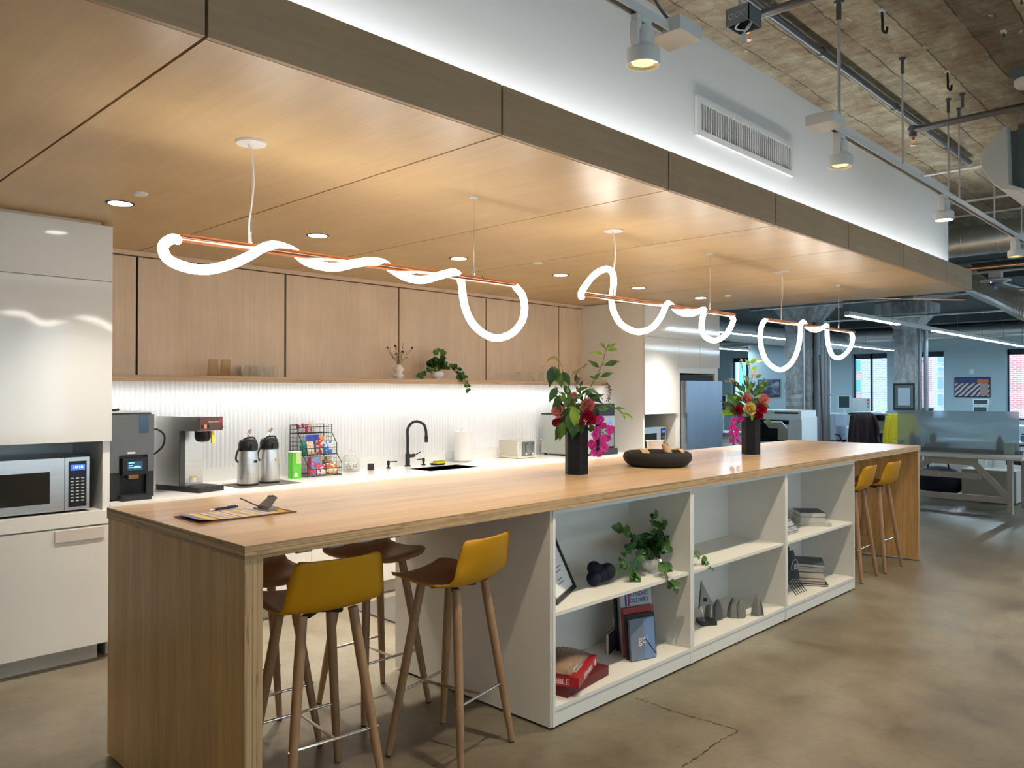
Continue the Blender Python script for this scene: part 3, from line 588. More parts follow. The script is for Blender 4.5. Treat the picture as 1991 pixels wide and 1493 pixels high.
# cables between the machines
hs = MB()
hs.tube(spline([(2.0, 5.25, 1.28), (2.05, 5.2, 1.33), (2.11, 5.2, 1.29), (2.12, 5.25, 1.21), (2.08, 5.35, 1.14)], 6), .006)
tag(hs.build('water_hose', 'mattblack'), 'thin black water hose looping between the coffee machine and the brewer', 'hose')
for i, (za, zb) in enumerate(((1.17, 1.12), (1.12, 1.08), (1.04, .97))):
    o = MB().tube(spline([(2.0, 5.45, za), (2.06, 5.47, (za+zb)/2+.02), (2.12, 5.5, zb)], 5), .005).build('cable', ('copper', 'mattblack', 'umber')[i])
    tag(o, ('short coppery tube', 'short black cable', 'short brown cable')[i]+' behind the gap between coffee machine and brewer', 'cable')
# airpot brewer
q = thing('coffee_brewer', 'stainless commercial coffee brewer with a brown control panel and black drip base', 'coffee brewer', (2.33, 5.35, CT), .25)
bx0, bx1, by0, by1 = 2.225, 2.415, 5.10, 5.54
MB().box(bx0, bx1+.01, by0, by1, CT, CT+.035).build('drip_base', 'black', q, world=True, bevel=.006)
MB().box(bx0+.02, bx1-.01, by0+.02, by0+.17, CT+.033, CT+.037).build('drip_grille', 'mattblack', q, world=True)
MB().box(bx0, bx1, by0+.20, by1, CT+.035, 1.31).build('column', 'steel', q, world=True, bevel=.006)
MB().box(bx0+.001, bx0+.04, by0+.19, by0+.2, CT+.036, 1.31).build('seam_strip', 'charcoal', q, world=True)
hd = MB().box(bx0, bx1, by0+.012, by1, 1.31, 1.405).build('head', 'steel', q, world=True, bevel=.004)
pn = MB().box(bx0+.002, bx1-.002, by0, by0+.012, 1.312, 1.403).build('control_panel', 'umber', q, world=True, bevel=.002)
for i in range(3): MB().box(bx0+.018+.023*i, bx0+.032+.023*i, by0-.004, by0, 1.328, 1.352).build('switch', base('lit_red', (1, .05, .02), .4, emit=2, ecol=(1, .08, .03)) if i == 1 else 'black', pn, world=True, bevel=.001)
text('Associated', .021, base('cream_letter', (.6, .55, .5), .5), q, (bx0+.118, by0-.0008, 1.373), FRONT, depth=.0005)
MB().box(bx1-.028, bx1-.004, by0-.003, by0, 1.362, 1.39).build('red_label', 'redplastic', pn, world=True)
MB().cyl((bx1-.012, by0, 1.335), (bx1-.012, by0-.02, 1.335), .008).build('tap', 'chrome', pn, world=True)
MB().lathe([(.052, 1.31), (.052, 1.262), (.04, 1.238), (.012, 1.232)], (bx0+.10, by0+.09, 0), 20).build('brew_funnel', 'black', q, world=True)
MB().box(bx0+.118, bx0+.136, by0+.02, by0+.032, 1.225, 1.305).build('warning_tag', 'yellowtag', q, world=True)
k = MB().box(bx0+.085, bx0+.135, by0+.197, by0+.2, CT+.05, CT+.09).build('notice', 'paper', q, world=True); MB().box(bx0+.085, bx0+.135, by0+.1955, by0+.197, CT+.083, CT+.093).build('notice_band', 'yellowtag', k, world=True)
MB().tube(spline([(bx1, by1-.05, 1.08), (bx1+.03, by1-.06, 1.05), (bx1+.035, by1-.06, 1.0), (bx1, by1-.05, .96)], 5), .005).build('power_cord', 'mattblack', q, world=True)
# service mat and airpots
tag(MB().box(2.60, 3.07, 5.13, 5.42, CT, CT+.004).build('service_mat', 'rubber', bevel=.002), 'thin dark grey mat under the two airpots', 'mat')
M['tag_orange'] = base('orange_sticker', (.85, .30, .02), .5)
def airpot(label, x, y, sticker):
    a = thing('airpot', label, 'airpot', (x, y, CT+.004), 0, 'stainless airpots on the counter')
    MB().lathe([(.001, 0), (.074, 0), (.075, .012), (.073, .014)], (0, 0, 0), 28).build('base_ring', 'black', a)
    MB().lathe([(.072, .012), (.0735, .02), (.072, .12), (.068, .2), (.064, .245)], (0, 0, 0), 32, caps=False).build('flask', 'steel', a)
    MB().lathe([(.064, .243), (.068, .25), (.067, .29), (.058, .318), (.03, .33), (.001, .332)], (0, 0, 0), 28).build('lid', 'black', a)
    MB().box(-.018, .022, -.088, -.05, .258, .292).build('spout', 'black', a, bevel=.006)
    MB().tube(spline([(-.055, 0, .30), (-.03, -.03, .335), (.03, -.03, .335), (.055, 0, .30)], 5), .006, 8).build('carry_handle', 'black', a)
    MB().tube(spline([(-.06, 0, .27), (-.085, -.01, .24), (-.095, -.01, .19), (-.078, -.01, .165)], 5), .007, 8).build('grip', 'black', a)
    MB().tube([(-.012, .0, .325), (-.006, 0, .355), (.012, 0, .382), (.024, 0, .39)], [.012, .010, .011, .008], 8).build('pump_lever', 'chrome', a)
    MB().cyl((.022, -.0735, .17), (.022, -.0715, .17), .0105, n=14).build('sticker', sticker, a)
    return a
airpot('stainless airpot with black lid nearer the brewer, small black sticker', 2.722, 5.255, 'mattblack')
airpot('stainless airpot with an orange sticker, beside the green snack box', 2.905, 5.29, 'tag_orange')
# green box, snack rack
M['green'] = base('green_card', (.10, .48, .03), .45)
q = thing('tea_box', 'tall green box standing between the airpot and the snack rack', 'box', (3.2, 5.43, CT)); rb = .25
MB().box(3.165, 3.235, 5.40, 5.475, CT, 1.105).build('carton', 'green', q, world=True, bevel=.002)
MB().box(3.163, 3.237, 5.398, 5.477, 1.105, 1.112).build('lid', 'paper', q, world=True)
MB().box(3.19, 3.234, 5.399, 5.4, 1.02, 1.10).build('info_panel', base('pale_green', (.55, .62, .30), .6), q, world=True); MB().box(3.178, 3.202, 5.399, 5.4, .92, .95).build('price_label', 'paper', q, world=True)
R0 = Matrix.Rotation(.0, 3, 'Z'); rx0, rx1 = 3.29, 3.60
q = thing('snack_rack', 'three-tier black wire rack filled with snack packets', 'snack rack', (3.45, 5.55, CT))
fr_ = MB(); wr = .0032
# side outline steps back tier by tier
tiers = [(CT+.006, 5.40, .13), (CT+.165, 5.47, .12), (CT+.335, 5.54, .055)]; yb = 5.66
for x in (rx0, rx1):
    fr_.tube([(x, yb, CT), (x, yb, CT+.40), (x, 5.54, CT+.40), (x, 5.54, CT+.335), (x, 5.47, CT+.25), (x, 5.47, CT+.17), (x, 5.40, CT+.10), (x, 5.40, CT+.006), (x, yb, CT+.006)], wr, 6)
for z, y, h in tiers:
    for zz in (z, z+(.055 if h > .06 else .05)): fr_.cyl((rx0, y, zz), (rx1, y, zz), wr, n=6)
    fr_.cyl((rx0, yb, z), (rx1, yb, z), wr, n=6)
fr_.cyl((rx0, yb, CT+.40), (rx1, yb, CT+.40), wr, n=6).build('frame', 'mattblack', q, world=True)
ms_ = MB(); g_ = .0012
for z, y, h in tiers:
    for i in range(9): x = rx0+(rx1-rx0)*i/8; ms_.tube([(x, y, z+.052), (x, y, z), (x, yb, z)], g_, 4)
    for i in range(4): yy = y+(yb-y)*i/3; ms_.cyl((rx0, yy, z), (rx1, yy, z), g_, n=4)
for i in range(11):
    x = rx0+(rx1-rx0)*i/10; ms_.cyl((x, yb, CT), (x, yb, CT+.40), g_, n=4)
for i in range(13):
    z = CT+.4*i/12; ms_.cyl((rx0, yb, z), (rx1, yb, z), g_, n=4); yfr = 5.40 if i < 4 else (5.47 if i < 9 else 5.54)
    for x in (rx0, rx1): ms_.cyl((x, yfr, z), (x, yb, z), g_, n=4)
for x in (rx0, rx1):
    for i in range(8): yy = 5.40+.26*i/7; zt = CT+.40 if yy > 5.54 else (CT+.25 if yy > 5.47 else CT+.10); ms_.cyl((x, yy, CT), (x, yy, zt), g_, n=4)
ms_.build('wire_mesh', 'mattblack', q, world=True)
packs = [ # x, y, z, w, h, lean, yaw, colour, accent, label
 (3.335, 5.45, CT+.012, .03, .14, -.1, -1.1, (.25, .02, .04), (.45, .05, .06), 'dark red chip bag standing at the left side of the lowest rack tier'),
 (3.39, 5.435, CT+.012, .085, .125, -.25, .1, (.10, .22, .55), (.5, .04, .05), 'blue and white snack packet in the lowest rack tier'),
 (3.43, 5.42, CT+.014, .08, .075, -.3, .1, (.78, .76, .74), (.6, .02, .15), 'white snack packet with a pink band at the front of the lowest rack tier'),
 (3.50, 5.46, CT+.012, .08, .135, -.2, -.1, (.05, .03, .025), (.35, .22, .08), 'dark brown packet at the back of the lowest rack tier'),
 (3.53, 5.425, CT+.014, .095, .085, -.35, -.15, (.42, .12, .05), (.75, .6, .35), 'reddish brown snack packet at the right of the lowest rack tier'),
 (3.335, 5.53, CT+.172, .06, .105, -.15, -.5, (.02, .16, .30), (.05, .30, .08), 'blue-green packet at the left of the middle rack tier'),
 (3.385, 5.50, CT+.172, .075, .10, -.3, .25, (.76, .73, .68), (.75, .45, .1), 'cream packet at the front of the middle rack tier'),
 (3.43, 5.55, CT+.18, .13, .14, -.1, 0, (.015, .03, .30), (.04, .08, .5), 'deep blue packet at the back of the middle rack tier'),
 (3.47, 5.52, CT+.172, .055, .11, -.3, -.5, (.72, .60, .42), (.55, .04, .04), 'cream and red packet leaning in the middle rack tier'),
 (3.535, 5.51, CT+.174, .085, .095, -.5, -.3, (.02, .22, .70), (.7, .75, .8), 'bright blue packet at the right of the middle rack tier'),
 (3.50, 5.56, CT+.20, .08, .11, -.2, -.3, (.6, .03, .04), (.8, .35, .08), 'red packet at the back right of the middle rack tier'),
 (3.335, 5.58, CT+.342, .075, .07, -.2, .1, (.20, .015, .06), (.6, .5, .52), 'dark plum packet on the left of the top rack tier'),
 (3.405, 5.575, CT+.342, .06, .06, -.2, -.1, (.55, .04, .13), (.75, .6, .62), 'pink-red packet in the middle of the top rack tier'),
 (3.45, 5.61, CT+.342, .07, .085, .1, .4, (.66, .62, .38), (.75, .73, .66), 'pale yellow packet on the top rack tier')]
for i, (x, y, z, w_, h, lean, yaw, c1, c2, lb) in enumerate(packs):
    p = thing('snack_packet', lb, 'snack packet', (x, y, z), yaw, 'snack packets in the wire rack'); d = .012
    def pk(u, v, side, w_=w_, h=h, lean=lean, d=d):
        s_ = math.sin(PI*u)**.5*math.sin(PI*v)**.5; a_ = (u-.5)*w_; b_ = v*h
        return V3((a_+.002*math.sin(v*20), side*d*s_+lean*-b_*.6+.002*math.sin(u*14+v*6), b_))
    mt = base('packet', c1, .3, coat=.3); nt = mt.node_tree
    setcol(mt, mix(nt, ramp(nt, noise(nt, coords(nt, (1, 1, 1)), 28, 1), ((.5, (0, 0, 0)), (.53, (1, 1, 1)))), c1, c2))
    k = MB().grid(lambda u, v: pk(u, v, -1), 9, 11); k.grid(lambda u, v: pk(1-u, v, 1), 9, 11); k.build('pouch', mt, p, ang=3)
# jar of mints
M['clear'] = thin_glass('clear_glass', (.985, .99, .98), .42, .02, (.85, .85, .82))
q = thing('glass_jar', 'lidded glass jar half full of white mints', 'jar', (3.80, 5.555, CT))
MB().lathe([(.001, .0), (.066, 0), (.07, .006), (.07, .12), (.06, .138), (.064, .14), (.064, .144), (.056, .14), (.066, .12), (.066, .01), (.001, .008)], (0, 0, 0), 32, caps=False).build('jar_body', 'clear', q)
MB().lathe([(.001, .146), (.067, .146), (.067, .152), (.03, .160), (.01, .165), (.016, .180), (.001, .188)], (0, 0, 0), 28).build('lid', 'clear', q)
mn = MB()
for i in range(150):
    r = .058*math.sqrt(rnd.random()); a = rnd.random()*6.3; mn.cbox((r*math.cos(a), r*math.sin(a), .014+.05*rnd.random()), (.016, .012, .009), (rnd.random()*3, rnd.random()*3, rnd.random()*3))
mo_ = mn.build('mints', 'paper', bevel=0); mo_.location = V3((3.80, 5.555, CT+.008)); tag(mo_, 'white wrapped mints heaped inside the lidded glass jar', 'mints', kind='stuff')
for v_ in mo_.data.vertices: pass
# sink fittings
tag(MB().box(3.965, 4.005, 5.52, 5.56, CT, CT+.055).build('air_switch_cap', 'mattblack', bevel=.005), 'small square black cap on the counter left of the sink', 'sink cap')
def soap(x, y, lb, s_):
    p = thing('soap_dispenser', lb, 'soap dispenser', (x, y, CT), 0, 'black soap pumps by the sink')
    MB().cyl((0, 0, 0), (0, 0, .008), .02).cyl((0, 0, .008), (0, 0, .03), .009).cyl((0, 0, .03), (0, 0, .065), .0125).build('pump', 'mattblack', p)
    MB().cyl((0, 0, .055), (s_*.085, -.01, .055), .005).build('nozzle', 'mattblack', p)
soap(4.185, 5.56, 'black soap pump left of the black faucet', 1); soap(4.595, 5.58, 'black soap pump right of the black faucet', -1)
q = thing('faucet', 'tall black gooseneck faucet behind the sink', 'faucet', (4.42, 5.59, CT))
MB().cyl((0, 0, 0), (0, 0, .01), .028).cyl((0, 0, .01), (0, 0, .115), .021).build('body', 'mattblack', q)
MB().tube(spline([(0, 0, .11), (0, 0, .25), (0, 0, .33), (.02, -.03, .385), (.06, -.06, .40), (.10, -.10, .375), (.115, -.115, .32), (.117, -.117, .26)], 6), .0125, 14).build('gooseneck', 'mattblack', q)
MB().cyl((.117, -.117, .27), (.118, -.118, .215), .0155).build('spray_head', 'mattblack', q)
MB().cyl((0, 0, .09), (.07, -.01, .095), .0165).cyl((.07, -.01, .095), (.13, -.02, .122), .005).build('lever', 'mattblack', q)
q = thing('sponge', 'yellow and green scrubbing sponge on a small black dish by the sink', 'sponge', (4.73, 5.52, CT))
MB().box(-.05, .05, -.03, .03, .012, .028).build('foam', base('sponge_yellow', (.85, .75, .02), .9), q, bevel=.004); MB().box(-.05, .05, -.03, .03, .028, .034).build('scourer', base('scourer_green', (.2, .35, .03), .9), q, bevel=.002)
tag(MB().lathe([(.001, CT), (.06, CT), (.075, CT+.012), (.07, CT+.012), (.056, CT+.004), (.001, CT+.004)], (4.71, 5.52, 0), 24, caps=False).build('sponge_dish', 'mattblack'), 'small black dish under the sponge', 'dish')
# paper towel
q = thing('paper_towel_holder', 'white paper towel roll upright on a chrome holder', 'paper towel holder', (5.04, 5.56, CT))
MB().lathe([(.001, 0), (.085, 0), (.088, .004), (.08, .010), (.001, .012)], (0, 0, 0), 28).build('base', 'chrome', q)
MB().cyl((0, 0, .01), (0, 0, .31), .006).sphere((0, 0, .315), .013).build('post', 'chrome', q)
MB().lathe([(.02, .013), (.068, .013), (.066, .29), (.02, .29)], (0, 0, 0), 32).grid(lambda u, v: V3((.066*math.cos(-.9)+.045*u, .066*math.sin(-.9)-.03*u*u+.02*u, .016+.27*v*(1-.0*u)-.0)), 5, 4).build('roll', 'paper', q)
MB().tube(spline([(.085, -.02, .004), (.108, -.02, .006), (.108, -.02, .06), (.10, -.02, .085), (.092, -.02, .075)], 5), .0028, 6).build('arm', 'chrome', q)
# outlets
for x, l in ((5.01, 'white wall outlet low behind the paper towel roll'), (5.70, 'white wall outlet with a plug, left of the toaster'), (3.20, 'white wall outlet low behind the green tea box')):
    q = thing('wall_outlet', l, 'outlet', (x, 5.69, .925), 0, 'white outlets in the upstand'); MB().box(-.055, .055, -.006, 0, 0, .075).build('plate', 'whitemetal', q, bevel=.002)
    MB().box(-.012, .012, -.008, -.006, .012, .032).box(-.012, .012, -.008, -.006, .042, .062).build('socket', 'paper', q)
# toaster
M['cream'] = base('cream_enamel', (.56, .52, .42), .3)
q = thing('toaster', 'cream four-slice toaster with grey control panel', 'toaster', (5.81, 5.57, CT), .0)
MB().box(-.125, .13, -.14, .14, .02, .175).build('body', 'cream', q, bevel=.022, seg=4)
MB().box(-.135, .14, -.15, .15, .004, .022).build('base', base('ivory', (.74, .70, .58), .35), q, bevel=.006)
k = MB().box(-.07, .10, -.152, -.136, .03, .165).build('control_panel', base('panel_grey', (.19, .21, .23), .3, .5), q, bevel=.004)
for x in (-.035, .065):
    MB().cyl((x, -.152, .045), (x, -.166, .045), .014).build('knob', 'chrome', k); MB().box(x-.016, x+.016, -.172, -.152, .138, .150).build('lever', 'chrome', k, bevel=.003); MB().box(x-.002, x+.002, -.1535, -.152, .07, .15).build('lever_slot', 'dark', k)
bt = MB()
for i in range(3):
    for x in (.002, .028): bt.cyl((x, -.152, .045+.022*i), (x, -.157, .045+.022*i), .005, n=10)
bt.build('buttons', 'whitemetal', k)
for y in (-.05, .05): MB().box(-.1, .1, y-.03, y+.03, .1752, .179).build('slot', 'steel', q, bevel=.002)
for x in (-.13, -.1): MB().box(x, x+.006, -.143, -.13, .02, .168).build('rib', 'whitemetal', q)
MB().tube(spline([(-.12, .1, .06), (-.16, .11, .05), (-.18, .115, .06)], 5), .004, 6).build('power_cord', 'cord', q)
# steel countertop ice machine and dispenser
q = thing('ice_machine', 'square steel ice machine with pale side, behind the first flower vase', 'ice machine', (6.5, 5.35, CT))
MB().box(6.24, 6.56, 5.15, 5.62, CT+.02, 1.33).build('casing', base('pale_steel', (.50, .53, .49), .35, .5), q, world=True, bevel=.006)
MB().box(6.238, 6.562, 5.148, 5.622, 1.33, 1.345).build('top_cover', 'mattblack', q, world=True, bevel=.004)
k = MB()
for x in (6.27, 6.53):
    for y in (5.18, 5.59): k.cyl((x, y, CT), (x, y, CT+.021), .015)
k.build('feet', 'black', q, world=True)
for z in (1.07, 1.2): MB().cyl((6.215, 5.6, z), (6.24, 5.6, z), .012).build('water_valve', 'chrome', q, world=True)
q = thing('ice_dispenser', 'black and grey ice and water dispenser with a blue display', 'water dispenser', (6.78, 5.2, CT))
MB().box(6.60, 6.87, 5.13, 5.55, CT, 1.445).build('casing', 'black', q, world=True, bevel=.012)
MB().box(6.615, 6.855, 5.112, 5.13, 1.20, 1.315).build('front_panel', base('satin_grey', (.42, .44, .45), .35, .6), q, world=True, bevel=.008)
MB().box(6.625, 6.845, 5.12, 5.13, .99, 1.19).build('cup_bay', base('bay_grey', (.20, .24, .26), .3, .3), q, world=True, bevel=.004)
MB().box(6.72, 6.80, 5.109, 5.112, 1.235, 1.262).build('display', base('blue_led', (.03, .05, .8), .3, emit=1.4, ecol=(.05, .1, 1)), q, world=True)
MB().box(6.61, 6.86, 5.08, 5.13, CT, .97).build('drip_tray', 'mattblack', q, world=True, bevel=.006)
tag(MB().box(3.3, 4.55, 4.3, 4.86, 0.001, .012).build('floor_mat', 'rubber', bevel=.004), 'dark rubber mat on the floor in front of the sink cabinets', 'mat')
# ================================================================ ON THE OPEN SHELF
SH = 1.6855
M['smoke'] = thin_glass('smoky_glass', (.95, .92, .84), .3, .02, (.55, .5, .4)); M['frost'] = base('frosted_plastic', (.55, .56, .56), .5, alpha=.8)
def tumbler(x, y, h, r, mt, lb, gp, nm='tumbler', flip=True):
    q = MB().lathe([(r, 0), (r*.98, .004), (r*.8, h*.97), (r*.76, h), (.001, h), (.001, h-.008), (r*.74, h-.008), (r*.93, .004), (r, 0)], (0, 0, 0), 22, caps=False)
    o = q.build(nm, mt); o.location = (x, y, SH); return tag(o, lb, 'glass', gp)
tumbler(2.64, 5.63, .128, .044, 'smoke', 'tall smoky tumbler upside down on the shelf, the left one', 'tall smoky tumblers')
tumbler(2.735, 5.63, .128, .044, 'smoke', 'tall smoky tumbler upside down on the shelf, the right one', 'tall smoky tumblers')
for i, (x, y) in enumerate(((2.83, 5.60), (2.90, 5.62), (2.96, 5.57), (3.03, 5.61), (2.86, 5.70), (2.99, 5.70), (3.10, 5.58), (3.12, 5.68))):
    tumbler(x, y, .088, .038, 'clear', 'short clear tumbler upside down in the cluster right of the tall ones', 'short clear tumblers upside down on the shelf')
tumbler(1.915, 5.66, .105, .036, 'frost', 'pale frosted cup at the left end of the shelf', 'cups')
for i, (x, y) in enumerate(((5.86, 5.60), (5.95, 5.66), (6.04, 5.60), (6.13, 5.66), (6.22, 5.60), (6.31, 5.66), (6.40, 5.60))):
    h = .085 if i < 4 else .15; r = .036
    q = MB().lathe([(r, 0), (r*1.15, h*.25), (r*.9, h*.5), (.006, h*.62), (.004, h*.9), (r*.8, h*.975), (r*.8, h), (.001, h)], (0, 0, 0), 20, caps=False)
    o = q.build('wine_glass', 'clear'); o.location = (x, y, SH); tag(o, ('low' if i < 4 else 'tall')+' stemmed glass upside down at the right end of the shelf', 'glass', ('low' if i < 4 else 'tall')+' stemmed glasses on the shelf')
q = thing('bud_vase', 'ribbed white bud vase holding dried flowers on the shelf', 'vase', (4.34, 5.62, SH))
pr = [(.001, 0), (.03, 0), (.052, .028), (.03, .052), (.028, .056), (.05, .088), (.024, .118), (.02, .128), (.017, .128), (.017, .1), (.001, .1)]
MB().lathe([(r*(1), z) for r, z in pr], (0, 0, 0), 28, caps=False).build('vase_body', 'paper', q)
M['dry'] = base('dried_stem', (.30, .17, .07), .8); M['dryflower'] = base('dried_flower', (.07, .035, .05), .8); M['straw'] = base('straw', (.55, .42, .2), .8)
df = thing('dried_flowers', 'brown dried flower stems with small dark heads in the white bud vase', 'dried flowers', (4.34, 5.62, SH+.11)); st_ = MB(); hd_ = MB(); hs_ = MB()
for i in range(11):
    a = (i-5)*.15; L = .16+.05*math.sin(i*2.3); tip = V3((math.sin(a)*L*1.1, (i % 3-1)*.03, math.cos(a)*L)); st_.tube(spline([(0, 0, 0), tip*.5+V3((.008*math.sin(i), 0, .01)), tip], 4), .0014, 5)
    (hd_ if i % 2 else hs_).sphere(tip, .010 if i % 2 else .007, 8)
    for j in range(4): c_ = tip*(.6+.1*j)+V3((.018*math.sin(i+j*2), .01*math.cos(j), .008)); (hs_ if (i+j) % 2 else hd_).sphere(c_, .0045, 6); st_.cyl(tip*(.55+.1*j), c_, .0009, n=4)
st_.build('stems', 'dry', df); hd_.build('dark_heads', 'dryflower', df); hs_.build('pale_heads', 'straw', df)
# ================================================================ PLANTS
def leafmat(name, c, c2=None, rough=.42):
    m = base(name, c, rough, spec=.4); nt = m.node_tree; c2 = c2 or tuple(q*1.7 for q in c)
    setcol(m, mix(nt, ramp(nt, noise(nt, coords(nt), 14, 2), ((.35, (0, 0, 0)), (.65, (1, 1, 1)))), c, c2)); return m
M['leaf'] = leafmat('leaf_green', (.035, .10, .018), (.085, .19, .03)); M['deepleaf'] = leafmat('leaf_deep', (.012, .05, .014), (.03, .10, .022)); M['lime'] = leafmat('leaf_lime', (.12, .26, .02), (.26, .42, .05))
M['stem'] = base('green_stem', (.12, .17, .04), .6); M['rosepink'] = base('pink_rose', (.72, .30, .28), .6); M['rosered'] = base('crimson_rose', (.42, .008, .045), .5)
M['roseyellow'] = base('yellow_rose', (.80, .66, .26), .6); M['orchid'] = base('magenta_orchid', (.50, .012, .26), .5); M['berry'] = base('dark_berries', (.07, .03, .04), .5)
M['vase'] = base('black_ceramic', (.006, .009, .015), .5, spec=.25); M['blush'] = base('blush_flower', (.7, .5, .4), .7); M['seed'] = base('green_buds', (.28, .32, .07), .7)
def trailing_plant(label, x, y, z, runs, nm, s=1.0, blob=.11, nleaf=46, seed=3, potz=.075):
    rr = random.Random(seed); p = thing('potted_plant', label, 'potted plant', (x, y, z))
    MB().lathe([(.001, 0), (.03, 0), (.032, .008), (.05, .02), (.062, .042), (.058, .066), (.05, .075), (.046, .072), (.001, .066)], (0, 0, 0), 28, caps=False).build('pot', 'paper', p)
    lf = MB(); st = MB()
    for i in range(nleaf):
        a = rr.random()*6.283; e = rr.random()*1.1-.15; r = blob*(.35+.65*rr.random()); c = V3((math.cos(a)*math.cos(e)*r, math.sin(a)*math.cos(e)*r*.7, potz+.03+math.sin(e)*r*.8+.02)); c.y = min(c.y, .13)
        d = V3((math.cos(a), math.sin(a), .2+.5*rr.random())); L = (.04+.02*rr.random())*s; lf.leaf(c-d.normalized()*L*.5, d, V3((rr.uniform(-.6, .6), -1.0, rr.uniform(.2, 1))), L, L*.9, .15, kind='round', m=0 if rr.random() < .7 else 1)
        if i % 2 == 0: st.tube([(0, 0, potz-.02), c*.55+V3((0, 0, potz*.45)), c], .0014*s, 4)
    for run in runs:
        pts = spline([V3(q) for q in run], 5); st.tube(pts, .0018*s, 5)
        for i in range(3, len(pts), 2):
            d = (pts[i]-pts[i-1]).normalized()
            for sd in (-1, 1):
                dd = (d*.35+V3((rr.uniform(-.5, .5)+sd*.6, rr.uniform(-.4, .1), rr.uniform(-.3, .6)))).normalized(); L = (.030+.016*rr.random())*s
                lf.leaf(pts[i], dd, V3((rr.uniform(-.4, .4), -1, rr.uniform(.1, .9))), L, L*.85, .15, kind='round', m=1 if (i > len(pts)*.6 or rr.random() < .35) else 0)
    st.build('stems', 'stem', p); lf.build('foliage', ['deepleaf', 'leaf'], p); return p
trailing_plant('trailing round-leaved plant in a white bowl on the birch shelf', 4.79, 5.62, SH,
    [[(.02, 0, .08), (.12, -.03, .12), (.19, -.10, .08), (.225, -.15, -.02), (.235, -.16, -.11)], [(-.02, 0, .08), (-.11, -.03, .09), (-.19, -.05, .06), (-.27, -.06, .02)],
     [(0, 0, .1), (-.02, 0, .19), (.0, 0, .27)], [(0, 0, .1), (.05, 0, .19), (.07, 0, .25)], [(.02, 0, .1), (.14, -.05, .10), (.17, -.1, .03), (.16, -.12, -.0)]], 'shelf', 1.15, .115, 60, 3)
x_, y_ = 3.835, 2.60
trailing_plant('trailing round-leaved plant in a white bowl inside the nearest bookcase', x_, y_, SZ1,
    [[(.0, -.0, .08), (.13, -.02, .16), (.26, -.05, .11), (.35, -.12, .035), (.385, -.16, -.02)], [(0, 0, .08), (-.12, 0, .17), (-.24, .0, .24), (-.30, .02, .27)],
     [(-.02, 0, .08), (-.16, 0, .17), (-.26, -.02, .16), (-.33, -.02, .08)], [(-.02, 0, .08), (-.15, -.03, .13), (-.25, -.05, .06), (-.27, -.06, .03)],
     [(0, 0, .09), (.0, .0, .22), (.02, 0, .31)], [(.02, 0, .1), (.06, 0, .2), (.09, -.02, .27)], [(0, -.03, .08), (-.05, -.11, .05), (-.07, -.165, -.02), (-.05, -.18, -.05)], [(.05, 0, .1), (.15, -.02, .2), (.2, 0, .16)]], 'bookcase', 1.35, .13, 66, 11)
def rose(k, c, r, ax, m=0, n=15, seed=1):
    rr = random.Random(seed); ax = V3(ax).normalized(); a = ax.orthogonal().normalized(); b = ax.cross(a)
    for i in range(n):
        t = i/(n-1); rad = r*(.12+.88*t); ang0 = i*2.4; wid = 1.5-.5*t; h = r*(1.05-.45*t)
        def f(u, v, rad=rad, ang0=ang0, wid=wid, h=h, t=t):
            an = ang0+(u-.5)*wid*1.3; q = rad*(.35+.65*math.sin(v*PI*.55)+.10*v*v*t); z = -r*.55+(h+r*.45)*v*(1-.25*(2*u-1)**2)-.3*r*t*v*v
            return V3(c)+(a*math.cos(an)+b*math.sin(an))*q+ax*z
        k.grid(f, 7, 6, m)
def spray(k, st, pts, n, r, m=0, spread=.014, rs=1):
    rr = random.Random(rs); P_ = spline(pts, 8); st.tube(P_, .0013, 5)
    for i in range(n):
        t = (i+.5)/n; c = P_[min(len(P_)-1, int(len(P_)*(.35+.65*t)))]; o = V3((rr.uniform(-1, 1), rr.uniform(-1, 1), rr.uniform(-1, 1)))*spread*(1.1-.5*t); k.sphere(c+o, r*(.7+.6*rr.random()), 6, m); st.cyl(c, c+o, .0006, n=4)
def orchid(k, c, n_, r, m=0, seed=0):
    rr = random.Random(seed); n_ = V3(n_).normalized(); a = n_.orthogonal().normalized(); b = n_.cross(a); a0 = rr.random()*6
    for i in range(5):
        an = a0+i*2*PI/5; d = a*math.cos(an)+b*math.sin(an)+n_*.25; k.leaf(V3(c), d, n_, r, r*(1.05 if i % 2 else .8), .2, m, 'round', fold=.12)
    k.sphere(V3(c)+n_*r*.15, r*.2, 8, m)
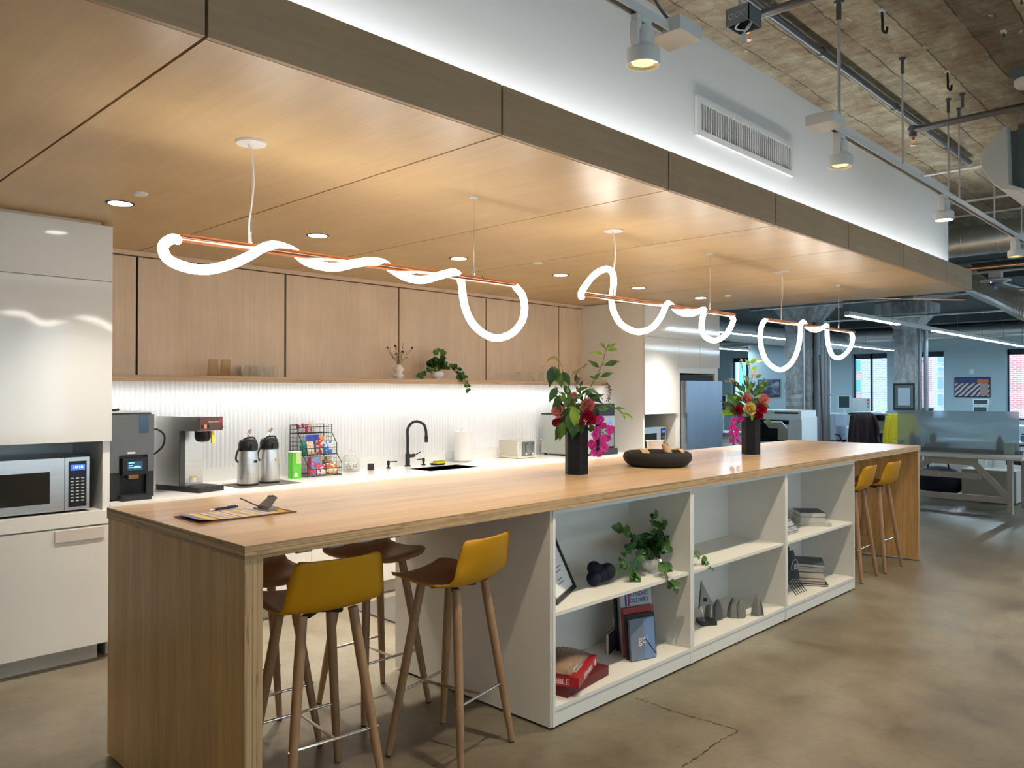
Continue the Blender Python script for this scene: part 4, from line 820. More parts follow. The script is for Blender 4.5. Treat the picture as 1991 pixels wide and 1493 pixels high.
def bouquet(vlab, flab, x, y, leaves, roses, orchids, sprays, stems, seed):
    v = thing('vase', vlab, 'vase', (x, y, T), .0, 'black ribbed vases on the island'); k = MB(); h = .297; R_ = .073; prof = []
    prof = [(.001, 0), (R_, 0)]
    for i in range(34): z = h*(i+.5)/34; prof += [(R_, z-h/100), (R_-.0012, z)]
    prof += [(R_, h), (R_-.006, h), (R_-.006, h-.03), (.001, h-.04)]
    k.lathe(prof, (0, 0, 0), 6, rot=Matrix.Rotation(.95, 3, 'Z'), caps=False).build('vase_body', 'vase', v, ang=.5)
    f = thing('flower_bouquet', flab, 'flowers', (x, y, T+.262)); O_ = V3((x, y, T+.26))
    lf = MB(); st = MB(); rs_ = MB(); oc = MB(); bd = MB(); rr = random.Random(seed)
    side = CR; up = V3((0, 0, 1)); fw_ = V3((CF.x, CF.y, 0)).normalized(); sc = V3((x, y, 0)).dot(CF)/FPX
    def W(px, py, dz=0):   # measured offsets from the vase, in photo pixels converted to metres
        return side*(px*sc)+up*(-py*sc+.035)-fw_*dz*.01
    for s_ in stems: st.tube(spline([V3((0, 0, -.03))]+[W(*q) for q in s_], 6), .0026, 6)
    for (px, py, dx, dy, L, kind, m, dz) in leaves:
        d = side*dx-up*dy+fw_*rr.uniform(-.35, .1); lf.leaf(W(px, py, dz), d, -fw_*1.0+up*rr.uniform(.1, .7)+side*rr.uniform(-.4, .4), L*sc, L*sc*(.34 if kind == 'lance' else .45), rr.uniform(.05, .35), m, kind, .04)
        if abs(px)+abs(py) > 22: st.tube([W(px, py, dz), W(px-dx*2, py-dy*2, dz)], .001, 4)
    for i in range(46):      # short filler leaves and twigs in the heart of the bouquet
        px, py = rr.uniform(-34, 34), rr.uniform(-62, 6); a_ = math.atan2(py+10, px)+rr.uniform(-.7, .7); p_ = W(px*.8, py, rr.uniform(-6, 3)); d = (side*math.cos(a_)-up*math.sin(a_)).normalized(); L = rr.uniform(11, 22)*sc
        lf.leaf(p_, d, -fw_+up*rr.uniform(0, .8)+side*rr.uniform(-.5, .5), L, L*rr.uniform(.28, .45), .2, rr.choice([0, 0, 1, 2]), 'ovate', .04); st.tube([V3((0, 0, 0)), p_*.5+V3((0, 0, .02)), p_], .0011, 4)
    for (px, py, r, m, dz) in roses:
        if r > 0: k = MB(); rose(k, W(px, py, dz), r*sc*1.22, -fw_+up*.35+side*(px*.008), m, seed=int(px)); k.build('rose', ['rosepink', 'rosered', 'roseyellow'], f, ang=3, label=('pink', 'crimson', 'pale yellow')[m]+' rose')
    for i, (px, py, r, dz) in enumerate(orchids): oc = MB(); orchid(oc, W(px, py, dz), -fw_+side*rr.uniform(-.5, .7)+up*rr.uniform(-.3, .3), r*sc, seed=i); oc.build('orchid_bloom', 'orchid', f, ang=3)
    for i, (pts, n, r, m, spd) in enumerate(sprays): spray(bd, st, [W(*q) for q in pts], n, r*sc, m, spd*sc, i+seed)
    st.build('stems', 'stem', f); lf.build('leaves', ['leaf', 'deepleaf', 'lime'], f); 
    bd.build('buds', ['seed', 'berry', 'blush'], f)
# bouquet 1 : offsets in photo pixels from the vase mouth (1121, 826)
L1 = []
def lv(px, py, ex, ey, k='ovate', m=0, dz=0): d = math.hypot(ex-px, ey-py); return ((px-1121)*1., (py-826)*1., (ex-px)/d, (ey-py)/d, d, k, m, dz)
L1 = [lv(1172, 688, 1144, 681, 'lance', 2), lv(1177, 677, 1166, 662, 'lance', 2), lv(1181, 677, 1200, 665, 'lance', 2), lv(1182, 681, 1205, 677, 'lance', 2), lv(1165, 714, 1142, 698, 'lance', 0), lv(1175, 710, 1208, 700, 'lance', 0), lv(1167, 733, 1195, 721, 'lance', 0), lv(1158, 738, 1146, 728, 'lance', 0), lv(1156, 737, 1167, 722, 'ovate', 0),
      lv(1074, 712, 1069, 755, 'ovate', 1, 2), lv(1078, 712, 1081, 745, 'ovate', 0, 2), lv(1086, 722, 1092, 757, 'ovate', 0), lv(1094, 722, 1110, 752, 'ovate', 1), lv(1083, 753, 1065, 782, 'ovate', 1, 3), lv(1096, 748, 1112, 775, 'ovate', 1), lv(1090, 775, 1068, 803, 'ovate', 1, 4), lv(1110, 770, 1092, 795, 'ovate', 0, 4),
      lv(1120, 760, 1145, 748, 'lance', 0), lv(1128, 752, 1133, 737, 'lance', 1), lv(1130, 766, 1118, 748, 'lance', 0), lv(1140, 757, 1168, 762, 'lance', 0, 3), lv(1138, 768, 1153, 752, 'ovate', 0, 2), lv(1118, 775, 1135, 762, 'ovate', 0, 5), lv(1112, 785, 1100, 762, 'ovate', 0, 4), lv(1105, 790, 1130, 800, 'lance', 2, 6),
      lv(1102, 792, 1092, 835, 'ovate', 1, 5), lv(1106, 800, 1112, 850, 'ovate', 0, 7), lv(1110, 790, 1122, 842, 'lance', 2, 7), lv(1100, 815, 1078, 862, 'ovate', 1, 5), lv(1095, 818, 1084, 858, 'ovate', 0, 6), lv(1118, 815, 1108, 855, 'ovate', 1, 8), lv(1126, 812, 1120, 848, 'ovate', 0, 7), lv(1130, 820, 1128, 845, 'ovate', 1, 7),
      lv(1142, 764, 1176, 785, 'lance', 1), lv(1164, 795, 1186, 792, 'ovate', 0, 2), lv(1160, 790, 1178, 800, 'ovate', 0, 2), lv(1185, 782, 1192, 795, 'lance', 0), lv(1195, 794, 1217, 792, 'lance', 0), lv(1209, 803, 1234, 812, 'lance', 2), lv(1212, 806, 1216, 816, 'lance', 2), lv(1150, 775, 1176, 763, 'lance', 0),
      lv(1115, 800, 1098, 782, 'ovate', 0, 4), lv(1125, 795, 1112, 812, 'ovate', 2, 7), lv(1128, 785, 1146, 792, 'lance', 2, 6), lv(1122, 780, 1108, 770, 'ovate', 1, 3), lv(1135, 790, 1150, 772, 'ovate', 1, 1), lv(1092, 800, 1082, 770, 'ovate', 1, 1), lv(1118, 742, 1122, 722, 'lance', 1), lv(1088, 770, 1074, 790, 'ovate', 0, 2)]
k_ = lambda *q: (q[0]-1121, q[1]-826, q[2] if len(q) > 2 else 0)
bouquet('nearer tall black ribbed vase on the island', 'loose bouquet with crimson and pink roses and magenta orchids in the nearer black vase', 3.74, 3.08, L1,
    [(k_(1138, 789)[0], k_(1138, 789)[1], 11, 0, 6), (19, -4-11+3, 0, 0, 0), (1139-1121, 815-826-3, 14, 1, 8), (1084-1121, 800-826, 11, 0, 4), (1083-1121, 822-826, 9, 1, 3), (1115-1121, 769-826, 6, 0, 4), (1143-1121, 784-826, 9, 0, 5)],
    [(1163-1121, 815-826, 12, 5), (1171-1121, 826-826, 8, 5), (1183-1121, 834-826, 11, 6), (1155-1121, 845-826, 11, 6), (1150-1121, 862-826, 11, 6), (1170-1121, 852-826, 11, 7), (1180-1121, 850-826, 8, 4), (1152-1121, 878-826, 9, 6), (1172-1121, 868-826, 11, 6), (1163-1121, 880-826, 8, 6), (1158-1121, 835-826, 9, 6)],
    [([k_(1105, 735), k_(1120, 722), k_(1142, 708)], 46, .8, 0, 5), ([k_(1095, 722), k_(1087, 700), k_(1074, 694), k_(1066, 700)], 40, 1.0, 0, 4), ([k_(1120, 755), k_(1122, 742), k_(1126, 736)], 26, 1.1, 1, 7), ([k_(1160, 735), k_(1178, 742), k_(1186, 757), k_(1182, 778)], 52, 1.0, 1, 5), ([k_(1168, 712), k_(1190, 700), k_(1208, 704)], 24, .8, 2, 5), ([k_(1150, 830), k_(1163, 832), k_(1172, 842)], 30, 1.0, 0, 5)],
    [[k_(1135, 780), k_(1152, 745), k_(1170, 710), k_(1178, 680), k_(1184, 668)], [k_(1108, 780), k_(1095, 740), k_(1086, 715)], [k_(1112, 770), k_(1090, 765), k_(1080, 750)], [k_(1145, 800), k_(1185, 788), k_(1215, 806), k_(1226, 812)], [k_(1140, 790), k_(1160, 765), k_(1172, 776)], [k_(1118, 790), k_(1104, 745), k_(1096, 722)], [k_(1100, 800), k_(1086, 830)]], 5)
X2, Y2 = 1461, 812
def lw(px, py, ex, ey, k='ovate', m=0, dz=0): d = math.hypot(ex-px, ey-py); return (px-X2, py-Y2, (ex-px)/d, (ey-py)/d, d, k, m, dz)
h_ = lambda *q: (q[0]-X2, q[1]-Y2, q[2] if len(q) > 2 else 0)
L2 = [lw(1460, 712, 1450, 698, 'ovate', 2), lw(1463, 708, 1470, 692, 'ovate', 2), lw(1470, 706, 1485, 700, 'lance', 2), lw(1462, 722, 1476, 712, 'ovate', 2), lw(1470, 735, 1484, 728, 'ovate', 0), lw(1458, 740, 1448, 728, 'ovate', 0), lw(1462, 755, 1470, 742, 'ovate', 0), lw(1448, 762, 1436, 748, 'ovate', 0),
      lw(1446, 772, 1428, 758, 'lance', 0, 2), lw(1440, 780, 1416, 765, 'ovate', 0, 2), lw(1436, 788, 1408, 772, 'ovate', 0, 2), lw(1430, 790, 1404, 790, 'ovate', 0, 3), lw(1428, 798, 1398, 806, 'ovate', 2, 2), lw(1436, 800, 1412, 808, 'ovate', 0, 3), lw(1424, 776, 1410, 760, 'lance', 0), lw(1420, 790, 1402, 778, 'lance', 1),
      lw(1455, 770, 1448, 752, 'ovate', 2, 3), lw(1462, 768, 1476, 756, 'ovate', 0, 3), lw(1470, 775, 1488, 766, 'ovate', 2, 3), lw(1476, 765, 1486, 752, 'ovate', 0, 2), lw(1472, 782, 1492, 780, 'ovate', 0, 1), lw(1480, 788, 1500, 792, 'ovate', 0, 2), lw(1466, 785, 1478, 790, 'ovate', 1, 4), lw(1450, 785, 1440, 770, 'ovate', 1, 3),
      lw(1458, 778, 1455, 795, 'lance', 0, 5), lw(1446, 800, 1432, 806, 'ovate', 0, 4), lw(1458, 805, 1460, 822, 'ovate', 2, 7), lw(1448, 802, 1436, 806, 'lance', 2, 6), lw(1464, 770, 1458, 752, 'lance', 1, 2), lw(1442, 768, 1450, 780, 'ovate', 1, 1), lw(1452, 760, 1462, 748, 'lance', 2, 3), lw(1420, 802, 1400, 798, 'lance', 2, 2), lw(1432, 772, 1420, 780, 'ovate', 2, 3)]
bouquet('farther tall black ribbed vase, toward the far end of the island', 'bouquet with a pale yellow rose and cascading magenta orchids in the farther black vase', 5.895, 3.045, L2,
    [(1453-X2, 796-Y2, 10.5, 2, 8), (1474-X2, 796-Y2, 10, 1, 7), (1482-X2, 777-Y2, 9, 0, 5), (1449-X2, 776-Y2, 9, 0, 5), (1433-X2, 799-Y2, 9, 1, 5), (1470-X2, 808-Y2, 8, 1, 6)],
    [(1436-X2, 812-Y2, 8, 5), (1424-X2, 818-Y2, 8, 6), (1420-X2, 830-Y2, 8, 6), (1429-X2, 836-Y2, 7, 6), (1418-X2, 842-Y2, 7, 6), (1428-X2, 846-Y2, 8, 6), (1432-X2, 858-Y2, 7, 5), (1420-X2, 856-Y2, 6, 6), (1438-X2, 815-Y2, 7, 5)],
    [([h_(1460, 745), h_(1466, 730), h_(1470, 724)], 34, 1.2, 2, 6), ([h_(1450, 730), h_(1444, 712), h_(1442, 700)], 26, 1.0, 2, 4), ([h_(1448, 762), h_(1430, 742), h_(1414, 741)], 36, .8, 2, 4), ([h_(1458, 718), h_(1462, 704), h_(1466, 698)], 20, 1.0, 2, 4)],
    [[h_(1458, 770), h_(1456, 735), h_(1462, 705), h_(1478, 700)], [h_(1452, 775), h_(1447, 735), h_(1443, 703)], [h_(1442, 785), h_(1420, 782), h_(1404, 795)], [h_(1470, 780), h_(1484, 770)], [h_(1438, 805), h_(1424, 825), h_(1430, 858)]], 9)
M['clipmetal'] = base('dull_clip_metal', (.30, .27, .25), .25, 1)
q = thing('clipboard', 'clipboard with a colour-striped sheet lying at the near end of the island', 'clipboard', (1.53, 3.05, T+.0005), .0)
MB().box(-.205, .205, -.12, .12, 0, .003).build('board', base('hardboard', (.16, .06, .035), .5), q, bevel=.001)
sm = base('striped_sheet', (.8, .8, .8), .6); nt = sm.node_tree; g = N(nt, 'ShaderNodeTexCoord'); sx = N(nt, 'ShaderNodeSeparateXYZ'); nt.links.new(g.outputs['Object'], sx.inputs[0])
mr = N(nt, 'ShaderNodeMapRange'); mr.inputs['From Min'].default_value = -.2; mr.inputs['From Max'].default_value = .17; nt.links.new(sx.outputs[0], mr.inputs['Value'])
Wc, Bl, Yl, Mg, Lv_ = (.78, .76, .74), (.22, .26, .55), (.85, .62, .10), (.45, .08, .22), (.55, .50, .66)
st_ = [(0, Bl), (.09, Yl), (.13, Wc), (.17, Yl), (.22, Mg), (.24, Wc), (.29, Lv_), (.34, Wc), (.38, Yl), (.42, Wc), (.46, Mg), (.48, Wc), (.53, Yl), (.57, Lv_), (.62, Wc), (.66, Yl), (.70, Wc), (.74, Lv_), (.79, Wc), (.83, Yl), (.86, Wc), (.90, Lv_), (.94, Wc), (.97, Yl)]
setcol(sm, ramp(nt, mr.outputs[0], st_, 'CONSTANT'))
MB().grid(lambda u, v: V3((-.2+.38*u, -.108+.216*v, .0045+.008*(1-u)**6)), 16, 3).build('striped_sheet', sm, q)
MB().box(.13, .165, -.112, .112, .0045, .0055).build('orange_card', base('orange_card', (.85, .42, .03), .6), q)
k = MB().box(.105, .15, -.06, .06, .005, .012); k.box(.118, .165, -.045, .045, .012, .018); k.build('clip_base', 'clipmetal', q, bevel=.002)
k = MB().prism([(-.05, 0), (.05, 0), (.034, .05), (-.034, .05)], 0, .002, T=lambda p: V3((.125+p.y*.75, p.x, .018+p.y*.75+p.z))); k.tube([(.16, -.036, .055), (.166, 0, .06), (.16, .036, .055)], .004, 8); k.build('clip_lever', 'clipmetal', q)
MB().tube([(.118, .03, .016), (.06, .085, .052)], .003, 8).build('clip_arm', 'iron', q)
q = thing('pen', 'dark blue ballpoint pen lying beside the clipboard', 'pen', (1.555, 3.215, T+.0005), .17)
MB().tube([(-.07, 0, .006), (-.062, 0, .006), (-.045, 0, .006)], [.001, .003, .0055], 10).build('tip', 'chrome', q)
MB().cyl((-.045, 0, .006), (.062, 0, .006), .0055, n=12).cyl((.062, 0, .006), (.072, 0, .006), .0035, n=8).build('barrel', base('pen_blue', (.015, .02, .10), .3), q)
MB().box(.02, .062, -.002, .002, .0115, .013).build('clip', 'black', q)
q = thing('tray', 'round black padded ring tray on the island between the vases', 'tray', (4.54, 3.03, T))
k = MB().lathe([(.001, .004), (.16, .004), (.175, .0), (.20, .010), (.225, .035), (.233, .062), (.225, .085), (.205, .097), (.185, .092), (.17, .075), (.16, .05), (.15, .02), (.001, .016)], (0, 0, 0), 48, caps=False)
k.build('ring_body', base('black_fabric', (.015, .015, .016), .8), q)
tan = leafmat('kraft_napkin', (.52, .33, .17), (.62, .42, .24), .8)
def napkin(c, rz, w_, lb, cu=.0):
    o = MB().grid(lambda u, v: V3(((u-.5)*w_, (v-.5)*w_*.8, .004*math.sin(u*5+v*3)-.16*max(0, .5-v)**1.3)), 9, 9).build('napkin', tan); o.modifiers.new('t', 'SOLIDIFY').thickness = .0015
    o.location = (c[0], c[1], c[2]-.058); o.rotation_euler = (0, 0, rz); tag(o, lb, 'napkin', None)
napkin((4.44, 3.075, T+.099), .2, .12, 'folded kraft napkin over the left rim of the black tray')
napkin((4.63, 2.905, T+.099), .35, .12, 'folded kraft napkin over the right rim of the black tray')
tag(MB().grid(lambda u, v: V3((4.60+.03*math.cos(u*5.2), 2.985+.03*math.sin(u*5.2)+.02*v, T+.105+.045*v-.02*u)), 16, 5).build('paper_roll', tan), 'curled brown paper roll in the black tray', 'paper roll')
q = thing('paper_tub', 'white paper tub behind the black tray', 'tub', tuple(at(1273, 868.5, 'z', T+.001)-V3((0, 0, 0))))
MB().lathe([(.001, 0), (.052, 0), (.066, .108), (.071, .108), (.071, .114), (.063, .114), (.05, .006), (.001, .004)], (0, 0, 0), 32, caps=False).build('tub_body', 'paper', q)
q.location = (5.60, 3.565, T); c_ = at(1273, 870, 'y', 3.565); q.location = (c_.x, 3.565, T)
# ================================================================ IN THE BOOKCASES
q = thing('framed_certificate', 'black-framed certificate leaning in the nearest bookcase', 'picture frame', (3.05, 2.60, SZ1))
def leanT(p0, ux, uy): return lambda p: V3(p0)+V3(ux)*p.x+V3(uy)*p.y+V3(ux).cross(V3(uy)).normalized()*p.z
a0 = V3((2.905, 2.53, SZ1+.002)); a1 = V3((3.245, 2.685, SZ1+.002)); ux = (a1-a0).normalized(); back = V3((-ux.y, ux.x, 0)); uy = (V3((0, 0, 1))*.95+V3((-.33, .05, 0))).normalized(); uy = (uy-ux*uy.dot(ux)*.0).normalized()
a1 = V3((3.255, 2.69, SZ1+.002)); uyr = (V3((3.02, 2.72, SZ1+.36))-V3((3.02, 2.60, SZ1))).normalized()
L_ = .30
def fr_T(p): return a0+ux*p.x+V3((-.38, .16, .91)).normalized()*p.y*1.0+V3((.0, -1, .12)).normalized()*p.z
k = MB(); 
for x0_, x1_, y0_, y1_ in ((0, .36, 0, .022), (0, .36, .29, .312), (0, .022, .022, .29), (.338, .36, .022, .29)): k.prism([(x0_, y0_), (x1_, y0_), (x1_, y1_), (x0_, y1_)], 0, .018, T=fr_T)
k.build('frame', 'black', q, world=True, smooth=False)
MB().prism([(.022, .022), (.338, .022), (.338, .29), (.022, .29)], .001, .008, T=fr_T).build('sheet', 'paper', q, world=True, smooth=False)
k = MB()
for i, (w_, y_) in enumerate(((.10, .24), (.16, .21), (.12, .19), (.18, .15), (.14, .13), (.08, .09), (.1, .07))): k.prism([(.19-w_/2, y_), (.19+w_/2, y_), (.19+w_/2, y_+.006), (.19-w_/2, y_+.006)], .0085, .009, T=fr_T)
k.build('printed_lines', base('print_grey', (.25, .26, .3), .7), q, world=True, smooth=False)
k = MB().sphere((0, 0, .05), .055, 18, sx=1.15, sz=.9).sphere((-.065, -.01, .035), .04, 16).sphere((-.05, 0, .085), .038, 16).sphere((.06, .0, .045), .045, 16).sphere((.03, -.03, .06), .045, 16)
o = k.build('knot_ornament', base('navy_velvet', (.006, .008, .02), .9)); o.location = (3.39, 2.62, SZ1+.002); tag(o, 'lumpy dark navy ornament on the upper shelf of the nearest bookcase', 'ornament')
# game boxes and bag
M['boxred'] = base('box_red', (.40, .012, .02), .4); M['maroon'] = base('maroon_box', (.12, .008, .012), .5); M['ink'] = base('white_ink', (.75, .70, .66), .6); M['navy'] = base('navy_ink', (.03, .06, .22), .6)
q = thing('game_box', 'dark maroon box under the red word-game box', 'box', (3.08, 2.61, SZ0), .12)
MB().box(-.19, .20, -.135, .135, 0, .05).build('carton', 'maroon', q, bevel=.002)
q = thing('game_box', 'red word-game box with white lettering in the nearest bookcase', 'box', (3.03, 2.59, SZ0+.051), .42)
MB().box(-.16, .20, -.13, .13, 0, .048).build('carton', 'boxred', q, bevel=.002)
text('SCRABBLE', .036, 'ink', q, (.02, -.1312, .022), FRONT, world=False); text('SCRABBLE', .036, 'ink', q, (-.1612, 0, .022), (PI/2, 0, -PI/2), world=False)
k = MB().box(.145, .175, -.1315, -.13, .008, .038).build('tile_mark', 'ink', q)
text('SCRABBLE', .03, 'ink', q, (-.02, -.09, .0483), (0, 0, 0), world=False)
bagm = thin_glass('crinkled_film', (.92, .86, .80), .75, .35, (.35, .24, .17), .15)
k = MB().grid(lambda u, v: V3(((u-.5)*.34, (v-.5)*.22, .006+.052*(math.sin(PI*u)*math.sin(PI*v))**.45+.009*math.sin(u*37+v*11)*math.sin(v*31-u*9)*math.sin(PI*u)*math.sin(PI*v))), 36, 26)
k.grid(lambda u, v: V3(((u-.5)*.30, (v-.5)*.19, .003+.038*(math.sin(PI*u)*math.sin(PI*v))**.5+.006*math.sin(u*51)*math.sin(v*43))), 30, 22, m=1)
o = k.build('plastic_bag', [bagm, leafmat('bag_contents', (.22, .12, .07), (.62, .45, .33), .7)], ang=3); o.location = (3.03, 2.60, SZ0+.102); o.rotation_euler = (0, 0, .38); tag(o, 'clear crinkled plastic bag of brown pieces on the red game box', 'bag')
def book(lb, c, w_, d_, h, rz, cov, grp=None, nm='book', rot=None, pages=True, tex=None):
    """lying book: w_ wide, d_ deep, h thick; or stood up through rot"""
    b_ = thing(nm, lb, 'book', c, 0, grp); b_.rotation_euler = rot or (0, 0, rz); cm = base('cover', cov, .45)
    t_ = min(.003, h*.15)
    k = MB().box(-w_/2, w_/2, -d_/2, d_/2, 0, t_); k.box(-w_/2, w_/2, -d_/2, d_/2, h-t_, h); k.build('x', cm) if False else k.build('cover', cm, b_, smooth=False)
    MB().box(-w_/2+.002, w_/2-.002, -d_/2+.002, d_/2-.002, t_, h-t_).build('pages', 'pages', b_, smooth=False); return b_
M['pages'] = base('pages', (.66, .62, .54), .8)
# upright books, fanned, facing the left front
yaw_ = math.radians(-66)
up_rows = [ # along, depth offset, width, height, thick, colour, label
 (0.0, .21, .256, .018, (.16, .19, .25), 'thin grey-blue brochure in front of the upright books, white lettering'),
 (.020, .24, .275, .022, (.015, .012, .012), 'black book behind the front brochure'),
 (.045, .26, .31, .025, (.30, .035, .025), 'dark red upright book in the nearest bookcase'),
 (.074, .27, .405, .016, (.50, .50, .52), 'tall pale book with blue lettering in the nearest bookcase'),
 (.094, .25, .36, .014, (.62, .60, .55), 'thin cream book among the upright books'),
 (.112, .26, .35, .018, (.24, .24, .26), 'grey upright book in the nearest bookcase'),
 (.134, .30, .412, .024, (.03, .035, .05), 'large charcoal book at the right of the upright books')]
n_ = V3((-.30, -.954, 0)).normalized(); e_ = V3((n_.y*-1, n_.x, 0)); e_ = V3((.954, -.30, 0)); 
bks = []
for off, w_, h, t, c, lb in up_rows:
    o_ = V3((3.615, 2.50, SZ0+.0035))-n_*off*1.15+V3((off*.6, 0, 0)); b_ = thing('book', lb, 'book', tuple(o_+V3((0, 0, 0))), math.atan2(e_.y, e_.x), 'upright books in the nearest bookcase')
    h *= .86; w_ *= .80
    cm = base('cover', c, .4); b_.rotation_euler = (-.10, 0, math.atan2(e_.y, e_.x))
    MB().box(-w_/2, w_/2, 0, .0022, 0, h).box(-w_/2, w_/2, t-.0022, t, 0, h).box(-w_/2, -w_/2+.002, .0022, t-.0022, 0, h).build('cover', cm, b_, smooth=False)
    MB().box(-w_/2+.002, w_/2-.003, .0022, t-.0022, .003, h-.004).build('pages', 'pages', b_, smooth=False); bks.append((b_, w_, h))
b_, w_, h = bks[0]; text('gci', .06, 'ink', b_, (0.0, -.0006, h*.48), FRONT, world=False)
MB().box(w_*.05, w_/2-.004, -.0008, 0, .004, h-.004).build('photo_panel', base('sky_photo', (.16, .26, .46), .4), b_); MB().cyl((w_*.1, -.001, h*.5), (w_*.48, -.001, h*.1), .003, n=6).build('bridge_line', 'black', b_)
b_, w_, h = bks[3]; text('PRESIDIO\nSOLDIERS', .034, 'navy', b_, (.012, -.0006, h-.042), FRONT, world=False)
for i, c in enumerate(((.03, .06, .22), (.45, .03, .03))): MB().box(-w_*.36+.02*i, -w_*.36+.012+.02*i, -.0008, 0, h-.085, h-.004).build('cover_stripe', base('stripe', c, .5), b_)
b_ = book('dark speckled book leaning at the left of the upright books', (3.62, 2.735, SZ0+.002), .22, .16, .02, 0, (.05, .03, .05), 'upright books in the nearest bookcase', rot=(0, -PI/2, -1.25+PI))
# sailboat trophy and three cast models
q = thing('sailboat_trophy', 'clear sailboat award on a black base in the middle bookcase', 'trophy', (4.455, 2.61, SZ0), -.6)
MB().box(-.05, .05, -.05, .05, 0, .028).build('base', 'black', q, bevel=.003)
cg = thin_glass('award_glass', (.8, .84, .84), .85, .72, (.34, .36, .37))
MB().prism([(-.045, .11), (.045, .125), (-.03, .265)], -.004, .004, T=lambda p: V3((p.x, p.z, p.y))).build('sail', cg, q, smooth=False)
MB().cyl((-.05, 0, .095), (-.034, 0, .268), .0028, n=8).build('mast', 'black', q); MB().tube([(-.02, 0, .028), (-.025, 0, .075), (-.04, 0, .11)], .006, 8).tube([(.03, 0, .028), (.042, 0, .125)], .003, 6).build('hull_stand', 'chrome', q)
MB().box(-.022, .004, -.0055, -.004, .14, .165).build('emblem', 'black', q)
cast = base('cast_concrete', (.20, .20, .19), .85)
def cast_model(lb, x, y, tw, rz):
    q = thing('concrete_model', lb, 'concrete model', (x, y, SZ0), rz, 'small grey cast models in the middle bookcase'); k = MB()
    for ox in ((-.025, .025) if tw else (0,)):
        prof = [(.052, .0), (.050, .03), (.044, .06), (.032, .09), (.012, .118 if tw else .132), (.001, .124 if tw else .138)]
        k.lathe(prof, (ox, 0, 0), 5 if not tw else 6, sx=.9 if not tw else .72, sy=.8, caps=False)
    k.build('cast_body', cast, q, ang=.4); MB().cyl((-.0, -.046, .0), (.0, -.03, .085), .004, n=6).build('rib', cast, q)
cast_model('twin-peaked grey cast model partly hidden behind the sailboat award', 4.60, 2.64, True, -.8)
cast_model('twin-peaked grey cast model in the middle of the lower shelf', 4.725, 2.545, True, -.8)
cast_model('single-peaked grey cast model at the right of the three', 4.865, 2.475, False, .1)
# books in the far bookcase
B1 = 'books stacked on the upper shelf of the far bookcase'; z = SZ1+.001
for lb, w_, d_, h, rz, c, dx in (('thin pale book at the bottom of the upper three-book stack', .24, .30, .022, .62, (.62, .60, .56), .04), ('thick cream book in the middle of the upper three-book stack', .19, .24, .042, .66, (.58, .56, .50), 0), ('dark blue book with brown edge on top of the upper stack', .19, .235, .036, .66, (.02, .03, .07), 0)):
    b_ = book(lb, (6.09+dx, 2.655, z), d_, w_, h, rz, c, B1); z += h+.0008
z = SZ1+.001
for i, (w_, c, rz) in enumerate(((.27, (.16, .18, .24), .3), (.26, (.60, .60, .62), .34), (.24, (.12, .14, .18), .28), (.22, (.62, .61, .60), .32), (.2, (.64, .62, .58), .3), (.19, (.35, .36, .38), .33))):
    book(('lowest', 'second lowest', 'third from the bottom', 'fourth from the bottom', 'fifth from the bottom', 'topmost')[i]+' magazine of the pile at the left of the far bookcase', (5.50, 2.68, z), w_+.06, w_, .016, rz-.3+PI*0, c, 'magazines piled in the far bookcase', 'magazine'); z += .0168
z = SZ0+.001
for i, (lb, w_, d_, h, rz, c) in enumerate((('black book at the bottom of the lower stack', .28, .30, .014, .55, (.015, .015, .02)), ('thin red-edged book second from the bottom of the lower stack', .25, .28, .016, .5, (.28, .10, .07)), ('pinkish book third from the bottom of the lower stack', .25, .27, .020, .5, (.50, .33, .26)), ('thick tan book in the middle of the lower stack', .23, .25, .042, .52, (.42, .25, .16)),
        ('cream book with dark cover near the top of the lower stack', .22, .24, .030, .5, (.025, .025, .03)), ('thin white book second from the top of the lower stack', .24, .27, .014, .46, (.55, .56, .58)), ('slate grey book on top of the lower stack', .25, .29, .022, .46, (.06, .075, .11)))):
    book(lb, (5.985, 2.635, z), d_, w_, h, rz, c, 'books stacked on the lower shelf of the far bookcase'); z += h+.0008
q = thing('race_bib', 'black tasselled banner with white number hanging at the left of the far bookcase', 'banner', (5.58, 2.60, SZ0)); BX_ = .115
MB().grid(lambda u, v: V3((5.36+BX_+.20*u, 2.60+.02*math.sin(u*6)-.05*(1-v), SZ0+.10+.20*v)), 8, 8).build('cloth', 'mattblack', q, world=True)
MB().box(5.445+BX_, 5.465+BX_, 2.58, 2.62, SZ0+.29, SZ0+.33).build('hanger', 'mattblack', q, world=True)
text('10', .06, 'ink', q, (5.462+BX_, 2.535, SZ0+.19), FRONT)
k = MB(); k.tube([(5.462+BX_+.055*math.cos(a*PI/8), 2.538, SZ0+.19+.055*math.sin(a*PI/8)) for a in range(-1, 10)], .0025, 5).build('ring_print', 'ink', q, world=True)
for i in range(6): MB().tube(spline([(5.38+BX_+.032*i, 2.56, SZ0+.10), (5.385+BX_+.034*i, 2.53, SZ0+.05), (5.40+BX_+.034*i, 2.50, SZ0+.004)], 4), .003, 5).build('tassel', 'mattblack', q, world=True)
